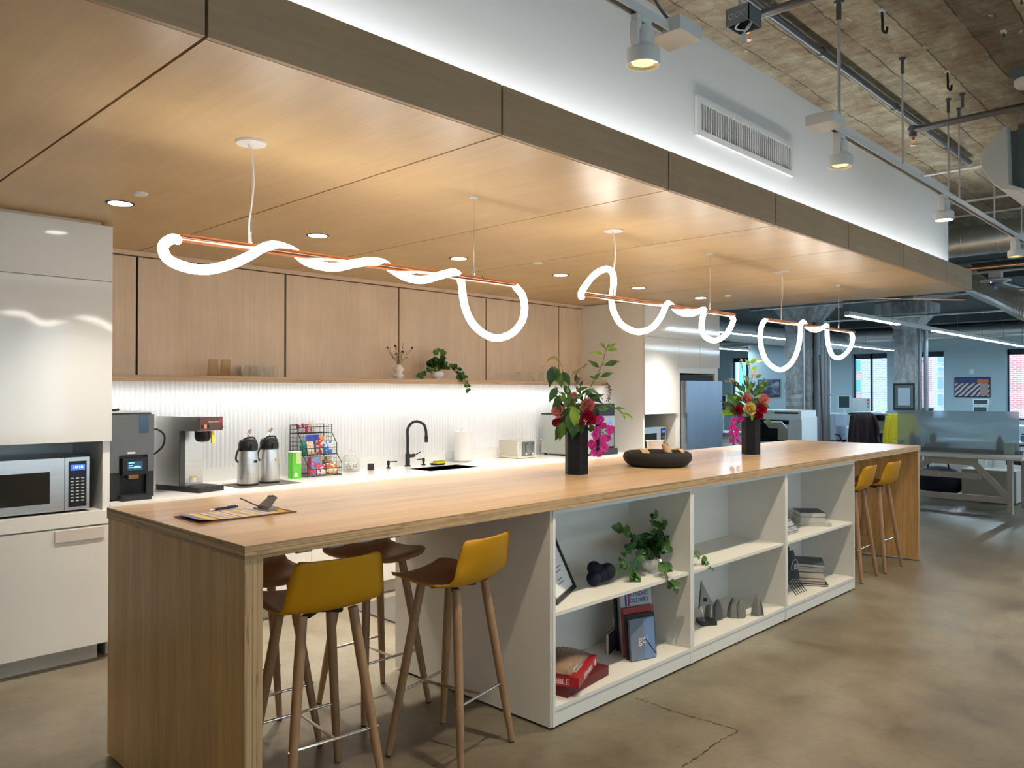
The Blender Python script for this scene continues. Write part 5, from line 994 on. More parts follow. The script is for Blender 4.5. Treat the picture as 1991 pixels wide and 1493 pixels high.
# ================================================================ UNDER THE CONCRETE CEILING
def rods(nm, lb, x, y, z0, z1=CZ, r=.006, grp='threaded rods hanging from the ceiling', collar=True):
    q = thing(nm, lb, 'rod', (x, y, z0), 0, grp); MB().cyl((x, y, z0), (x, y, z1), r, n=8).build('shaft', 'rod', q, world=True)
    if collar: MB().cyl((x, y, z1-.10), (x, y, z1-.015), r*1.6, n=8).cyl((x, y, z1-.015), (x, y, z1), r*3, n=8).build('anchor', 'iron', q, world=True)
TY, TZ = 1.65, 2.945
def track(lb, x0, x1):
    q = thing('lighting_track', lb, 'lighting track', ((x0+x1)/2, TY, TZ), 0, 'white lighting track'); k = MB()
    for s_ in (-1, 1): k.box(x0, x1, TY+s_*.0165-.0035, TY+s_*.0165+.0035, TZ-.018, TZ+.014)
    k.box(x0, x1, TY-.013, TY+.013, TZ+.006, TZ+.016); k.build('rail', 'whitemetal', q, world=True, smooth=False)
    MB().box(x0, x1, TY-.0125, TY+.0125, TZ+.002, TZ+.0055).build('conductor', 'iron', q, world=True, smooth=False)
track('near white track rail hung below the ceiling at the top of the frame', .2, 2.62)
track('long white track rail running past the bulkhead end', 4.0, 11.2)
def feed(lb, x0, x1, y0, y1):
    q = thing('power_feed_box', lb, 'power feed', ((x0+x1)/2, (y0+y1)/2, TZ-.01), 0, 'track power boxes'); MB().box(x0, x1, y0, y1, TZ-.022, TZ+.032).build('housing', 'whitemetal', q, world=True, bevel=.003)
    k = MB()
    for i in range(5): k.box(x1-.0005, x1+.0008, y0+.04+.012*i, y0+.044+.012*i, TZ, TZ+.02)
    k.build('vent_slots', 'dark', q, world=True)
feed('flat white power box at the end of the near track rail', 2.53, 2.68, 1.585, 1.73); feed('flat white power box where the long track rail begins', 3.92, 4.07, 1.58, 1.72)
def head(lb, x, on=True):
    q = thing('track_spotlight', lb, 'spotlight', (x, TY, TZ-.02), 0, 'white track spotlights')
    MB().box(-.03, .03, -.017, .017, -.022, .004).box(-.055, -.03, -.015, .015, -.05, .004).build('adapter', 'whitemetal', q, bevel=.003)
    MB().prism([(-.058, -.02), (-.045, -.02), (-.045, -.12), (-.052, -.11), (-.062, -.07)], -.017, .017, T=lambda p: V3((p.x, p.z, p.y))).build('yoke', 'whitemetal', q, bevel=.003)
    MB().lathe([(.001, -.03), (.036, -.032), (.0375, -.038), (.0375, -.088), (.041, -.10), (.06, -.113), (.062, -.12), (.062, -.168), (.056, -.168), (.054, -.158)], (0, 0, 0), 32, caps=False).build('lamp_body', 'whitemetal', q)
    MB().lathe([(.001, -.150), (.030, -.152), (.040, -.158)], (0, 0, 0), 24, caps=False).build('lens', 'amber' if on else 'glow', q)
    MB().lathe([(.040, -.158), (.0545, -.160)], (0, 0, 0), 24, caps=False).build('rim', 'chrome', q)
    light('track_beam', 'SPOT', (x, TY, TZ-.22), (.12, 0, 0), 60, (1, .87, .66), .04, spot=1.9, blend=.9)
head('large white track spotlight with glowing yellow lens, nearest the camera', 2.385); head('white track spotlight below the second power box', 4.19); head('small white track spotlight in front of the bulkhead end', 5.99, False); head('white track spotlight at the right edge of the frame', 8.06)
for x, l in ((2.30, 'thin white cable rod above the near spotlight'), (4.175, 'white cable rod beside the second power box'), (5.155, 'thin rod holding the track midway'), (6.10, 'thin rod holding the track near the bulkhead end'), (6.36, 'thin rod just right of the bulkhead corner'), (7.35, 'thin rod below the grey air unit'), (8.3, 'thin rod at the right frame edge')):
    rods('hanging_rod', l, x, TY, TZ+.016, r=.009 if x in (2.30, 4.175) else .0062)
tag(MB().tube(spline([(2.33, TY+.02, CZ), (2.34, TY+.03, 3.3), (2.36, TY, 3.1), (2.44, TY-.02, 3.0), (2.56, TY, TZ+.035)], 8), .006, 8).build('supply_cable', 'iron'), 'dark armoured cable dropping to the near power box', 'cable')
# junction box with an open underside
q = thing('junction_box', 'grey steel junction box with open bottom and dangling white connector', 'junction box', (3.345, 1.757, 3.25)); bx = (3.285, 3.405, 1.70, 1.813); k = MB(); z0, z1 = 3.25, 3.325
k.box(bx[0], bx[1], bx[2], bx[2]+.004, z0, z1).box(bx[0], bx[1], bx[3]-.004, bx[3], z0, z1).box(bx[0], bx[0]+.004, bx[2], bx[3], z0, z1).box(bx[1]-.004, bx[1], bx[2], bx[3], z0, z1).box(bx[0], bx[1], bx[2], bx[3], z1, z1+.004).build('box_shell', 'zinc', q, world=True, smooth=False)
for i in range(3): MB().cyl((bx[0]-.001, 1.725+.032*i, 3.29), (bx[0]+.001, 1.725+.032*i, 3.29), .0125, n=18).build('knockout', 'galv', q, world=True); MB().cyl((bx[0]-.002, 1.725+.032*i, 3.29), (bx[0], 1.725+.032*i, 3.29), .010, n=18).build('knockout_disc', 'zinc', q, world=True)
MB().tube(spline([(3.30, 1.74, 3.27), (3.33, 1.79, 3.252), (3.38, 1.76, 3.252), (3.36, 1.72, 3.28), (3.335, 1.745, 3.23), (3.335, 1.75, 3.205)], 6), .004, 8).build('wire', 'cord', q, world=True)
MB().box(3.322, 3.346, 1.74, 1.76, 3.165, 3.207).build('connector', 'whitemetal', q, world=True, bevel=.004)
MB().cyl((3.345, 1.78, 3.328), (3.345, 1.78, CZ), .006).build('hanger', 'galv', q, world=True)
def pipe(nm, lb, a, b, r, mt, clamps=0, cat='pipe', grp=None):
    a, b = V3(a), V3(b); q = thing(nm, lb, cat, tuple(a), 0, grp); MB().cyl(a, b, r, n=16).build('tube', mt, q, world=True)
    d = (b-a).normalized()
    for i in range(clamps): c = a.lerp(b, (i+.5)/clamps); MB().cyl(c-d*.018, c+d*.018, r*1.25, n=16).build('coupling', mt, q, world=True)
    return q
pipe('sprinkler_pipe', 'black sprinkler pipe running from the junction box across the ceiling', (3.62, 1.86, 3.42), (3.70, -6.9, 3.42), .021, 'iron', 6)
pipe('sprinkler_pipe', 'black sprinkler pipe crossing above the track midway along', (6.06, 1.90, 3.45), (6.06, -6.9, 3.45), .023, 'iron', 6)
pipe('conduit', 'dark conduit along the concrete ceiling beside the bulkhead', (1.5, 1.93, 3.585), (7.75, 1.93, 3.585), .022, 'iron', 5, 'conduit')
for x, l in ((3.60, 'brass sprinkler head beside the junction box'), (6.06, 'brass sprinkler head on the second black pipe')):
    z = 3.42 if x < 5 else 3.45; q = thing('sprinkler', l, 'sprinkler', (x, 1.87, z-.09)); MB().cyl((x, 1.87, z-.05), (x, 1.87, z+.03), .026).build('elbow', 'iron', q, world=True)
    k = MB().cyl((x, 1.87, z-.075), (x, 1.87, z-.05), .013).tube([(x-.012, 1.87, z-.07), (x-.016, 1.87, z-.09), (x-.004, 1.87, z-.11)], .0025, 6).tube([(x+.012, 1.87, z-.07), (x+.016, 1.87, z-.09), (x+.004, 1.87, z-.11)], .0025, 6).cyl((x, 1.87, z-.113), (x, 1.87, z-.110), .018); k.build('frame', 'copper', q, world=True)
rods('pipe_hanger', 'threaded hanger rod clamped round the second sprinkler pipe', 6.06, 1.55, 3.43, r=.006)
for x, y, l in ((4.43, 1.52, 'black ceiling hook nearest the top edge'), (5.57, 1.51, 'small black ceiling hook farther along the slab'), (5.17, 1.11, 'tiny metal anchor bracket in the slab'), (4.8, .95, 'tiny metal anchor at the upper right of the slab')):
    q = thing('ceiling_hook', l, 'hook', (x, y, CZ-.13)); MB().box(x-.022, x+.022, y-.012, y+.012, CZ-.012, CZ).build('plate', 'whitemetal', q, world=True); big = x in (4.43, 5.57)
    if big: MB().tube(spline([(x, y, CZ-.01), (x+.008, y, CZ-.06), (x+.012, y, CZ-.105), (x+.035, y-.01, CZ-.115), (x+.05, y-.01, CZ-.08)], 5), .007, 8).build('hook_arm', 'mattblack', q, world=True)
    else: MB().tube([(x, y, CZ-.01), (x+.012, y, CZ-.03)], .005, 6).build('hook_arm', 'mattblack', q, world=True)
q = thing('smoke_detector', 'round white smoke detector on a grey box at the right edge', 'smoke detector', (5.45, 1.07, 3.38)); MB().box(5.40, 5.52, 1.0, 1.13, 3.43, 3.49).build('mounting_box', 'zinc', q, world=True, bevel=.003)
MB().lathe([(.001, 3.37), (.045, 3.372), (.06, 3.39), (.062, 3.42), (.05, 3.43)], (5.46, 1.06, 0), 28).build('detector', 'whitemetal', q, world=True); MB().cyl((5.46, 1.02, 3.49), (5.46, 1.02, CZ), .008).build('conduit', 'galv', q, world=True)
# grey air unit
q = thing('air_unit', 'green-grey suspended air unit with a rounded white outlet hood, cut by the right frame edge', 'air unit', (6.7, .9, 2.97))
tealgrey = base('teal_grey', (.11, .16, .155), .5)
MB().box(6.45, 7.2, .3, 1.30, 2.99, 3.45).build('casing', tealgrey, q, world=True, bevel=.008)
MB().box(6.47, 7.15, 1.30, 1.36, 3.02, 3.42).build('collar', 'zinc', q, world=True)
hp = [(lambda p: (p.y, p.z))(at(a, b, 'x', 6.37)) for a, b in ((1958, 244), (1950, 248), (1915, 286), (1907, 300), (1906, 318), (1912, 334), (1931, 358), (1945, 368), (1985, 373), (1990, 366), (1962, 358))]
MB().prism(hp, 6.37, 7.18, T=lambda p: V3((p.z, p.x, p.y))).build('hood', 'whitemetal', q, world=True, bevel=.006, ang=.5)
# round duct, conduits, copper pipe, flexible duct, access point
q = thing('round_duct', 'big round galvanised duct crossing behind the bulkhead end', 'duct', (10.5, 0, 3.2)); MB().cyl((10.5, -6.9, 3.36), (10.5, 16.5, 3.36), .175, n=36).build('pipe', 'galv', q, world=True)
for i in range(60): MB().tube([(10.5+.177*math.cos(a*PI/14), -6.6+.37*i+.02*math.sin(a*PI/28), 3.36+.177*math.sin(a*PI/14)) for a in range(28)], .004, 4, closed=True).build('seam', 'galv', q, world=True)
pipe('conduit', 'thin white conduit across the slab just past the bulkhead end', (7.96, -6, 3.59), (7.96, 2.36, 3.59), .012, 'whitemetal', 0, 'conduit')
pipe('conduit', 'pale conduit behind the grey air unit', (9.3, -6, 3.58), (9.3, 5, 3.58), .013, 'whitemetal', 0, 'conduit')
pipe('conduit', 'pale conduit just above the round duct', (10.1, -6, 3.59), (10.1, 5, 3.59), .012, 'whitemetal', 0, 'conduit')
pipe('copper_pipe', 'bright copper pipe below the round duct', (11.0, -6, 3.10), (11.0, 9, 3.10), .022, 'copper', 0)
pipe('conduit', 'white conduit carrying the oval wireless access point', (11.3, -6, 3.08), (11.3, 9, 3.08), .016, 'whitemetal', 0, 'conduit')
a = at(1936, 546, 'x', 11.3)
q = thing('access_point', 'white oval wireless access point with a tiny blue light', 'access point', tuple(a)); MB().box(-.05, .05, -.07, .07, .02, .11).build('mount', 'whitemetal', q, bevel=.004)
MB().lathe([(.001, -.028), (.10, -.024), (.165, -.005), (.17, .005), (.15, .02), (.001, .024)], (0, 0, 0), 32).build('dome', 'whitemetal', q); MB().sphere((-.1, .03, -.026), .008, 8).build('status_light', 'blueled' if 'blueled' in M else base('status_blue', (.1, .2, 1), .4, emit=3, ecol=(.1, .3, 1)), q)
q = thing('flexible_duct', 'silver corrugated flexible duct sloping down to the right', 'duct', (12, 3, 2.9)); fl_ = [at(1870, 528, 'x', 12.6), at(1900, 556, 'x', 12.0), at(1950, 577, 'x', 11.2), at(2000, 600, 'x', 10.3), at(2060, 625, 'x', 9.6)]
P_ = spline(fl_, 22); MB().tube(P_, [.135+.010*(i % 2) for i in range(len(P_))], 20).build('duct_hose', 'galv', q, world=True, ang=.3)
# ================================================================ OPEN OFFICE
def linear(lb, x0, x1, y, z=2.8, dim=None, mt='linear'):
    q = thing('linear_light', lb, 'linear light', ((x0+x1)/2, y, z), 0, 'suspended linear office lights'); MB().box(x0, x1, y-.045, y+.045, z+.006, z+.07).build('housing', 'whitemetal', q, world=True, smooth=False)
    seg = [(x0, x1)] if not dim else [(x0, dim[0]), (dim[1], x1)]
    for a, b in seg: MB().box(a+.02, b-.02, y-.038, y+.038, z-.004, z+.006).build('diffuser', mt, q, world=True, smooth=False)
    if dim: MB().box(*dim, y-.038, y+.038, z+.0, z+.006).build('blank_cover', 'whitemetal', q, world=True, smooth=False)
    n = int((x1-x0)/2.4)+1
    for i in range(n+1): MB().cyl((x0+.1+(x1-x0-.2)*i/n, y, z+.07), (x0+.1+(x1-x0-.2)*i/n, y, CZ-.001), .004, n=6).build('wire', 'iron', q, world=True)
linear('long linear light slanting down toward the right frame edge', 12.88, 25.1, 4.98, dim=(15.3, 17.3)); linear('long linear light crossing behind the last pendant loop', 14.0, 24.9, 8.25); linear('short linear light seen low inside the far pendant U loop', 19.5, 25.5, 11.4)
linear('added linear fill light over the open floor before the island', -5, 7.5, -.9, 2.95, mt='fillwarm'); linear('added linear fill light at the left behind the photographer', -5.5, -.6, 1.1, 2.95, mt='fillwarm'); linear('added linear fill light farther from the island, behind the photographer', -5, 10.4, -3.9, 2.95, mt='fillwarm'); linear('linear light over the walkway beside the desks', 12.9, 24.5, 1.4, dim=(15.3, 17.3)); linear('linear light along the front windows of the office', 12.9, 24.5, -2.6, dim=(15.3, 17.3))  # the three warm lamps are added out of view as fill light
def column(lb, x, y, w_, pipes):
    q = thing('concrete_column', lb, 'column', (x+w_/2, y+w_/2, 0))
    def T_(a, b, z, jit=.012): return None
    k = MB(); k.grid(lambda u, v: V3((0, 0, 0)), 2, 2) if False else None
    nz = 40; per = []
    rr = random.Random(int(x)); 
    pts = []
    for i in range(nz+1):
        z = 3.02*i/nz
        for s_, (ax_, ay_) in enumerate(((0, 0), (.5, 0), (1, 0), (1, .5), (1, 1), (.5, 1), (0, 1), (0, .5))):
            pts.append((x+ax_*w_+rr.uniform(-.013, .013), y+ay_*w_+rr.uniform(-.013, .013), z))
    k.add(pts, [(i*8+j, i*8+(j+1) % 8, (i+1)*8+(j+1) % 8, (i+1)*8+j) for i in range(nz) for j in range(8)]); k.build('shaft', 'column', q, world=True, smooth=False)
    c = (x+w_/2, y+w_/2); a_, b_ = w_/2, w_/2+.22
    v = [(c[0]+s*a_, c[1]+t*a_, 3.02) for s, t in ((-1, -1), (1, -1), (1, 1), (-1, 1))]+[(c[0]+s*b_, c[1]+t*b_, 3.36) for s, t in ((-1, -1), (1, -1), (1, 1), (-1, 1))]
    cap = MB().add(v, [(0, 1, 2, 3), (4, 5, 6, 7), (0, 1, 5, 4), (1, 2, 6, 5), (2, 3, 7, 6), (3, 0, 4, 7)]); cap.box(c[0]-b_-.1, c[0]+b_+.1, c[1]-b_-.1, c[1]+b_+.1, 3.36, CZ-.001); S(cap.build('ceiling_capital', 'column', smooth=False))
    return q
y1 = at(1527, 700, 'x', 16).y; w1 = .55; column('rough concrete column behind the copier, with a bank of grey pipes', 16, y1-w1, w1, 4)
for i in range(4): pipe('riser_pipe', ('first', 'second', 'third', 'rightmost')[i]+' of the grey vertical pipes beside the nearer concrete column', (16.12+.17*i, y1-w1-.075, 0), (16.12+.17*i, y1-w1-.075, 3.018), .062, 'riser' if 'riser' in M else M.setdefault('riser', base('grey_riser', (.20, .22, .24), .45, .3)), 3, 'pipe', 'grey riser pipes on the nearer column')
pipe('conduit', 'thin light conduit on the face of the nearer concrete column', (15.97, y1-.42, 0), (15.97, y1-.42, 3.3), .016, 'galv', 2, 'conduit')
pipe('copper_pipe', 'thin brownish pipe running down right of the grey pipe bank', tuple(at(1594, 690, 'x', 15.9)), (15.9, at(1603, 836, 'x', 15.9).y, .0), .02, 'umber', 2)
y2 = at(1738, 700, 'x', 19.4).y; w2 = .46; column('rough concrete column with peeling surface and a framed panel on it', 19.4, y2-w2, w2, 2)
for i in range(2): yy_ = y2-w2-.07-.13*i; pipe('conduit', ('left', 'right')[i]+' vertical conduit beside the farther concrete column', (19.5, yy_, 0), (19.5, yy_, 3.018), .045, 'zinc', 2, 'conduit')
def boxpx(k, x, d, px0, px1, py0, py1, m=None):
    a, b = at(px0, py1, 'x', x), at(px1, py0, 'x', x); k.box(x, x+d, b.y, a.y, a.z, b.z, m); return k
def flat(nm, lb, cat, x, px0, px1, py0, py1, mat, d=.03, grp=None, part='panel'):
    a, b = at(px0, py1, 'x', x), at(px1, py0, 'x', x); q = thing(nm, lb, cat, (x, (a.y+b.y)/2, a.z), 0, grp); boxpx(MB(), x, d, px0, px1, py0, py1).build(part, mat, q, world=True, bevel=.003); return q
q = flat('notice_board', 'black-framed glazed notice hung on the farther concrete column', 'picture frame', 19.33, 1737, 1778, 745, 797, 'mattblack', .03, part='frame')
boxpx(MB(), 19.322, .01, 1740, 1775, 749, 793).build('mat_board', base('mat_grey', (.12, .15, .15), .15), q, world=True, smooth=False); boxpx(MB(), 19.316, .008, 1746, 1769, 754, 788).build('sheet', base('notice_sheet', (.42, .50, .58), .3), q, world=True, smooth=False)
# art on the walls
q = flat('wall_art', 'wide colour photograph of a stepped hall on the far wall between windows', 'picture', FX-.035, 1856, 1925, 733, 772, 'mattblack', .03, part='frame')
am = base('photo_print', (.2, .2, .25), .35); nt = am.node_tree; aa, ab = at(1856, 772, 'x', FX-.04), at(1925, 733, 'x', FX-.04)
v_ = coords(nt, (1, 1, 1)); wv = N(nt, 'ShaderNodeTexWave', wave_type='BANDS', bands_direction='DIAGONAL'); wv.inputs['Scale'].default_value = 4; wv.inputs['Distortion'].default_value = 2; nt.links.new(v_, wv.inputs[0])
c_ = ramp(nt, wv.outputs[0], ((.3, (.05, .05, .10)), (.55, (.35, .35, .42)), (.8, (.62, .55, .55)))); sx = N(nt, 'ShaderNodeSeparateXYZ'); nt.links.new(v_, sx.inputs[0]); mr = N(nt, 'ShaderNodeMapRange'); mr.inputs['From Min'].default_value = aa.z; mr.inputs['From Max'].default_value = ab.z; nt.links.new(sx.outputs[2], mr.inputs['Value'])
setcol(am, mix(nt, ramp(nt, mr.outputs[0], ((.66, (0, 0, 0)), (.74, (1, 1, 1)))), c_, (.03, .04, .18)))
boxpx(MB(), FX-.042, .008, 1857.2, 1923.8, 734.5, 770.5).build('print', am, q, world=True, smooth=False); boxpx(MB(), FX-.046, .004, 1900, 1922, 737, 744).build('orange_area', base('print_orange', (.55, .16, .05), .4), q, world=True, smooth=False)
boxpx(MB(), FX-.046, .004, 1906, 1921, 745, 769).build('tan_area', base('print_tan', (.42, .28, .25), .4), q, world=True, smooth=False)
q = flat('wall_control', 'small square grey wall control above the wide photograph', 'wall control', FX-.03, 1885, 1894, 718, 727, 'whitemetal', .03)
# interior partition with large art beside the far pendant
pw = MB(); a, b = at(1455, 700, 'x', 21.5), at(1530, 700, 'x', 21.5); S(pw.box(21.5, 21.65, b.y, a.y, 0, 2.95).build('wall_partition', 'officewall', smooth=False))
q = flat('wall_art', 'large dark blue-grey aerial photograph on the grey partition', 'picture', 21.46, 1474, 1516, 738, 771, 'mattblack', .035, part='frame')
am2 = base('aerial_print', (.1, .12, .2), .3); nt = am2.node_tree; setcol(am2, ramp(nt, noise(nt, coords(nt, (1, 2, 3), (.5, 0, .5)), 2.2, 3, .6), ((.38, (.05, .06, .10)), (.5, (.13, .16, .24)), (.6, (.34, .38, .48)))))
boxpx(MB(), 21.452, .008, 1475, 1515, 739, 770).build('print', am2, q, world=True, smooth=False)
# corrugated duct and soffit along the far wall
q = thing('spiral_duct', 'bluish corrugated round duct seen through the far pendants', 'duct', (18, 7.6, 2.9)); a = at(1400, 642, 'z', 3.06); P_ = [V3((a.x-6+(i*.12), a.y, 3.06)) for i in range(150)]
MB().tube([p for p in P_ if p.x < 24.5], [.23+.014*(i % 2) for i, p in enumerate(P_) if p.x < 24.5], 22).build('duct_hose', 'galv', q, world=True, ang=.3)
for i in range(6): MB().cyl((12.5+2.2*i, a.y, 3.28), (12.5+2.2*i, a.y, CZ), .006, n=6).build('hanger', 'iron', q, world=True)
S(MB().box(26.3, 27, -7, 17, 3.17, 3.2).build('trim_1', 'whitemetal', smooth=False)); q = thing('round_duct', 'dark round duct along the top of the far wall', 'duct', (26, 5, 3.25)); MB().cyl((26.2, -7, 3.36), (26.2, 16.9, 3.36), .17, n=24).build('pipe', 'galv', q, world=True)
for x in (14.2, 22.5): S(MB().box(x, x+.45, -7, 17, 3.36, CZ-.001).build('ceiling_beam', 'ceilshade', smooth=False))  # beams take the darkened slab colour too, shade put into the colour
for i, (a, b, r, mt, l) in enumerate((((13.2, 6.9, 3.3), (16.5, 4.2, 3.3), .025, 'copper', 'coppery pipe crossing the office ceiling diagonally'), ((12.0, 3.6, 3.42), (18, 3.1, 3.42), .028, 'iron', 'dark sprinkler pipe over the office, seen below the canopy end'),
        ((14, 2.6, 3.4), (24, 2.6, 3.4), .02, 'whitemetal', 'pale conduit running along the office ceiling'), ((15.5, 8, 3.3), (15.5, 1, 3.3), .022, 'galv', 'galvanised pipe crossing the office ceiling'), ((19, 9, 3.28), (19, 0, 3.28), .03, 'galv', 'pale pipe crossing above the farther column'), ((12.5, 8.5, 3.4), (12.5, 2, 3.4), .018, 'iron', 'thin dark pipe under the office slab'))): pipe('ceiling_pipe', l, a, b, r, mt, 3)
for i, (px_, py_, z) in enumerate(((1818, 577, 3.05), (1612, 683, 2.9))):
    a = at(px_, py_, 'x', (12.9, 19)[i]); q = thing('ring_fixture', ('dark shallow ring fixture just under the canopy edge', 'shallow ring fixture low behind the last pendant')[i], 'light fixture', tuple(a)); MB().lathe([(.14, 0), (.27, .0), (.30, .03), (.26, .04), (.14, .03)], (0, 0, 0), 28).build('ring', 'zinc', q); MB().cyl((0, 0, .03), (0, 0, CZ-a.z), .008).build('stem', 'galv', q)
# ---------------------------------------------------------------- work table with frosted divider
M['tabletop'] = base('pale_tabletop', (.86, .88, .88), .55); M['trestle'] = base('grey_trestle', (.46, .44, .41), .5); M['frostglass'] = base('frosted_divider', (.74, .90, 1), .26, trans=.62, ior=1.05, spec=.3)
TX, TYR, TYL = 11.72, 2.45, 4.75
q = thing('work_table', 'pale-topped work table on grey trestle legs past the island end', 'table', (12.2, 3.6, 0))
MB().box(TX-.06, 12.62, TYR-.12, TYL, .70, .735).build('top', 'tabletop', q, world=True, bevel=.004); MB().box(TX-.055, 12.615, TYR-.115, TYL, .69, .70).build('top_edge', base('table_edge', (.5, .42, .36), .5), q, world=True)
for x in (TX, 12.5):
    for y in (TYR, TYL-.12): MB().box(x, x+.06, y, y+.06, 0, .69).build('leg', 'trestle', q, world=True, bevel=.003)
MB().box(TX+.01, TX+.05, TYR+.06, TYL-.12, .13, .21).build('rail', 'trestle', q, world=True, bevel=.003); MB().box(TX+.005, TX+.055, 2.82, 3.56, .42, .50).build('cross_rail', 'trestle', q, world=True, bevel=.003)
for a, b in (((TYR+.05, .20), (2.92, .66)), ((TYL-.35, .06), (3.38, .66))):
    d = V3((0, b[0]-a[0], b[1]-a[1])); c = V3((TX+.03, (a[0]+b[0])/2, (a[1]+b[1])/2)); MB().cbox(c, (.045, d.length, .075), (math.atan2(d.z, d.y), 0, 0)).build('brace', 'trestle', q, world=True, bevel=.003)
MB().box(TX+.005, TX+.05, 2.85, 3.45, .60, .69).build('apron', 'trestle', q, world=True, bevel=.003)
for y in (3.0, 3.3): MB().cyl((TX, y, .46), (TX+.006, y, .46), .010).build('bolt', 'whitemetal', q, world=True)
a, b = at(1745, 797, 'x', 12.2), at(1981, 799, 'x', 12.2)
q = thing('glass_divider', 'frosted glass divider standing along the work table', 'divider', (12.2, (a.y+b.y)/2, .736)); MB().box(12.2, 12.212, b.y, a.y+.5 if False else a.y, .79, a.z).build('pane', 'frostglass', q, world=True, smooth=False)
MB().box(12.17, 12.25, b.y-.05, TYL, .7365, .79).build('rail', 'zinc', q, world=True, bevel=.003)
def lathe_thing(nm, lb, cat, px, py, x, prof, mat, z=.7365, grp=None):
    a = at(px, py, 'x', x); o = MB().lathe(prof, (0, 0, 0), 18).build(nm, mat); o.location = (x, a.y, z); return tag(o, lb, cat, grp)
bot = [(.001, 0), (.045, 0), (.047, .02), (.046, .15), (.03, .2), (.02, .22), (.02, .25), (.001, .252)]
bg = base('bottle_green', (.03, .07, .05), .4)
lathe_thing('bottle', 'dark green bottle behind the left part of the frosted divider', 'bottle', 1774, 850, 12.3, bot, bg); lathe_thing('bottle', 'dark green bottle behind the right part of the frosted divider', 'bottle', 1944, 855, 12.3, bot, bg)
lathe_thing('tumbler', 'clear tall tumbler blurred behind the frosted divider', 'glass', 1786, 850, 12.32, [(.001, 0), (.04, 0), (.05, .2), (.052, .21), (.001, .21)], base('pale_cup', (.6, .65, .66), .4))
lathe_thing('mug', 'dark blue mug blurred behind the frosted divider', 'mug', 1804, 860, 12.32, [(.001, 0), (.045, 0), (.045, .1), (.001, .1)], 'navy'); lathe_thing('figurine', 'dark brown bust-shaped ornament behind the frosted divider', 'ornament', 1814, 850, 12.3, [(.001, 0), (.055, 0), (.05, .06), (.025, .1), (.045, .14), (.05, .19), (.03, .24), (.001, .25)], 'umber')
lathe_thing('bowl', 'brown bowl blurred behind the frosted divider', 'bowl', 1833, 855, 12.36, [(.001, 0), (.06, 0), (.11, .11), (.10, .11), (.05, .02), (.001, .02)], 'umber')
o = MB().box(-.004, .004, -.06, .06, 0, .15).build('paper_card', base('card_green', (.38, .46, .40), .6)); o.location = (12.13, at(1962, 860, 'x', 12.13).y, .7365); tag(o, 'square pale green card standing against the frosted divider', 'card')
q = thing('potted_plant', 'spiky green plant at the left end of the frosted divider', 'potted plant', (12.35, at(1752, 850, 'x', 12.35).y, .7365)); k = MB()
for i in range(16): a = i*2.4; k.leaf((0, 0, .09), (math.cos(a), math.sin(a), .9), (0, 0, 1), .2, .025, .6, kind='lance')
k.build('leaves', 'leaf', q); MB().lathe([(.001, 0), (.05, 0), (.06, .1), (.001, .09)], (0, 0, 0), 16).build('pot', 'paper', q)
# the lower cupboard and crate behind the trestle
q = thing('storage_crate', 'beige crate on the floor under the work table', 'crate', (12.9, 2.9, 0)); MB().box(12.75, 13.2, 2.62, 3.3, .02, .46).build('crate_body', base('beige', (.50, .46, .40), .6), q, world=True, bevel=.006)
q = thing('duffel_bag', 'dark navy bag under the work table', 'bag', (12.9, 3.6, 0)); MB().sphere((12.95, 3.65, .24), .3, 20, sz=.75, sx=.8, sy=1.2).build('bag_body', base('dark_navy', (.008, .012, .03), .7), q, world=True); MB().tube(spline([(12.9, 3.5, .42), (12.9, 3.55, .55), (12.9, 3.75, .55), (12.9, 3.8, .42)], 5), .012).build('strap', 'mattblack', q, world=True)
# ---------------------------------------------------------------- copier
CX_ = 14.3; M['copier'] = base('copier_white', (.80, .83, .86), .4); M['copier2'] = base('copier_panel', (.46, .50, .55), .4); a = at(1437, 800, 'x', CX_).y; b = at(1558, 800, 'x', CX_).y
q = thing('copier', 'large white office copier with tilted control screen beside the concrete column', 'copier', (CX_+.35, (a+b)/2, 0))
MB().box(CX_, CX_+.7, b, a, 0.02, .62).build('paper_cabinet', 'copier', q, world=True, bevel=.01); yr = at(1533, 800, 'x', CX_).y
MB().box(CX_+.02, CX_+.7, b, yr, .62, 1.04).build('right_tower', 'copier', q, world=True, bevel=.01); MB().box(CX_+.35, CX_+.7, yr, a, .62, 1.04).build('rear_body', 'black', q, world=True); MB().box(CX_+.02, CX_+.34, a-.26, a, .80, 1.04).build('left_body', 'copier', q, world=True, bevel=.008)
MB().box(CX_+.03, CX_+.34, yr+.02, a-.02, .64, .66).build('output_tray', 'black', q, world=True); ym = at(1512, 800, 'x', CX_).y; MB().box(CX_+.0, CX_+.33, yr+.0, ym, .66, .95).build('finisher', base('beige_panel', (.45, .45, .40), .5), q, world=True, bevel=.006)
MB().box(CX_+.0, CX_+.7, b, a, 1.04, 1.10).build('scanner_deck', 'copier', q, world=True, bevel=.006)
f_ = MB().box(CX_+.05, CX_+.7, b+.02, a-.02, 1.10, 1.22).build('document_feeder', 'copier', q, world=True, bevel=.03, seg=3); MB().box(CX_+.045, CX_+.3, b+.08, b+.55, 1.155, 1.185).build('feeder_mouth', 'black', f_, world=True)
c = at(1508, 826, 'x', CX_-.15); s_ = MB().cbox((c.x, c.y, c.z), (.26, .36, .03), (0, .5, 0)).build('control_console', 'copier', q, world=True, bevel=.008); MB().cbox((c.x-.012, c.y+.03, c.z+.02), (.16, .22, .008), (0, .5, 0)).build('touch_screen', base('copier_screen', (.10, .16, .26), .15), s_, world=True)
for z in (.12, .30, .47): MB().box(CX_-.003, CX_, b+.02, a-.02, z, z+.006).build('drawer_line', 'copier2', q, world=True)
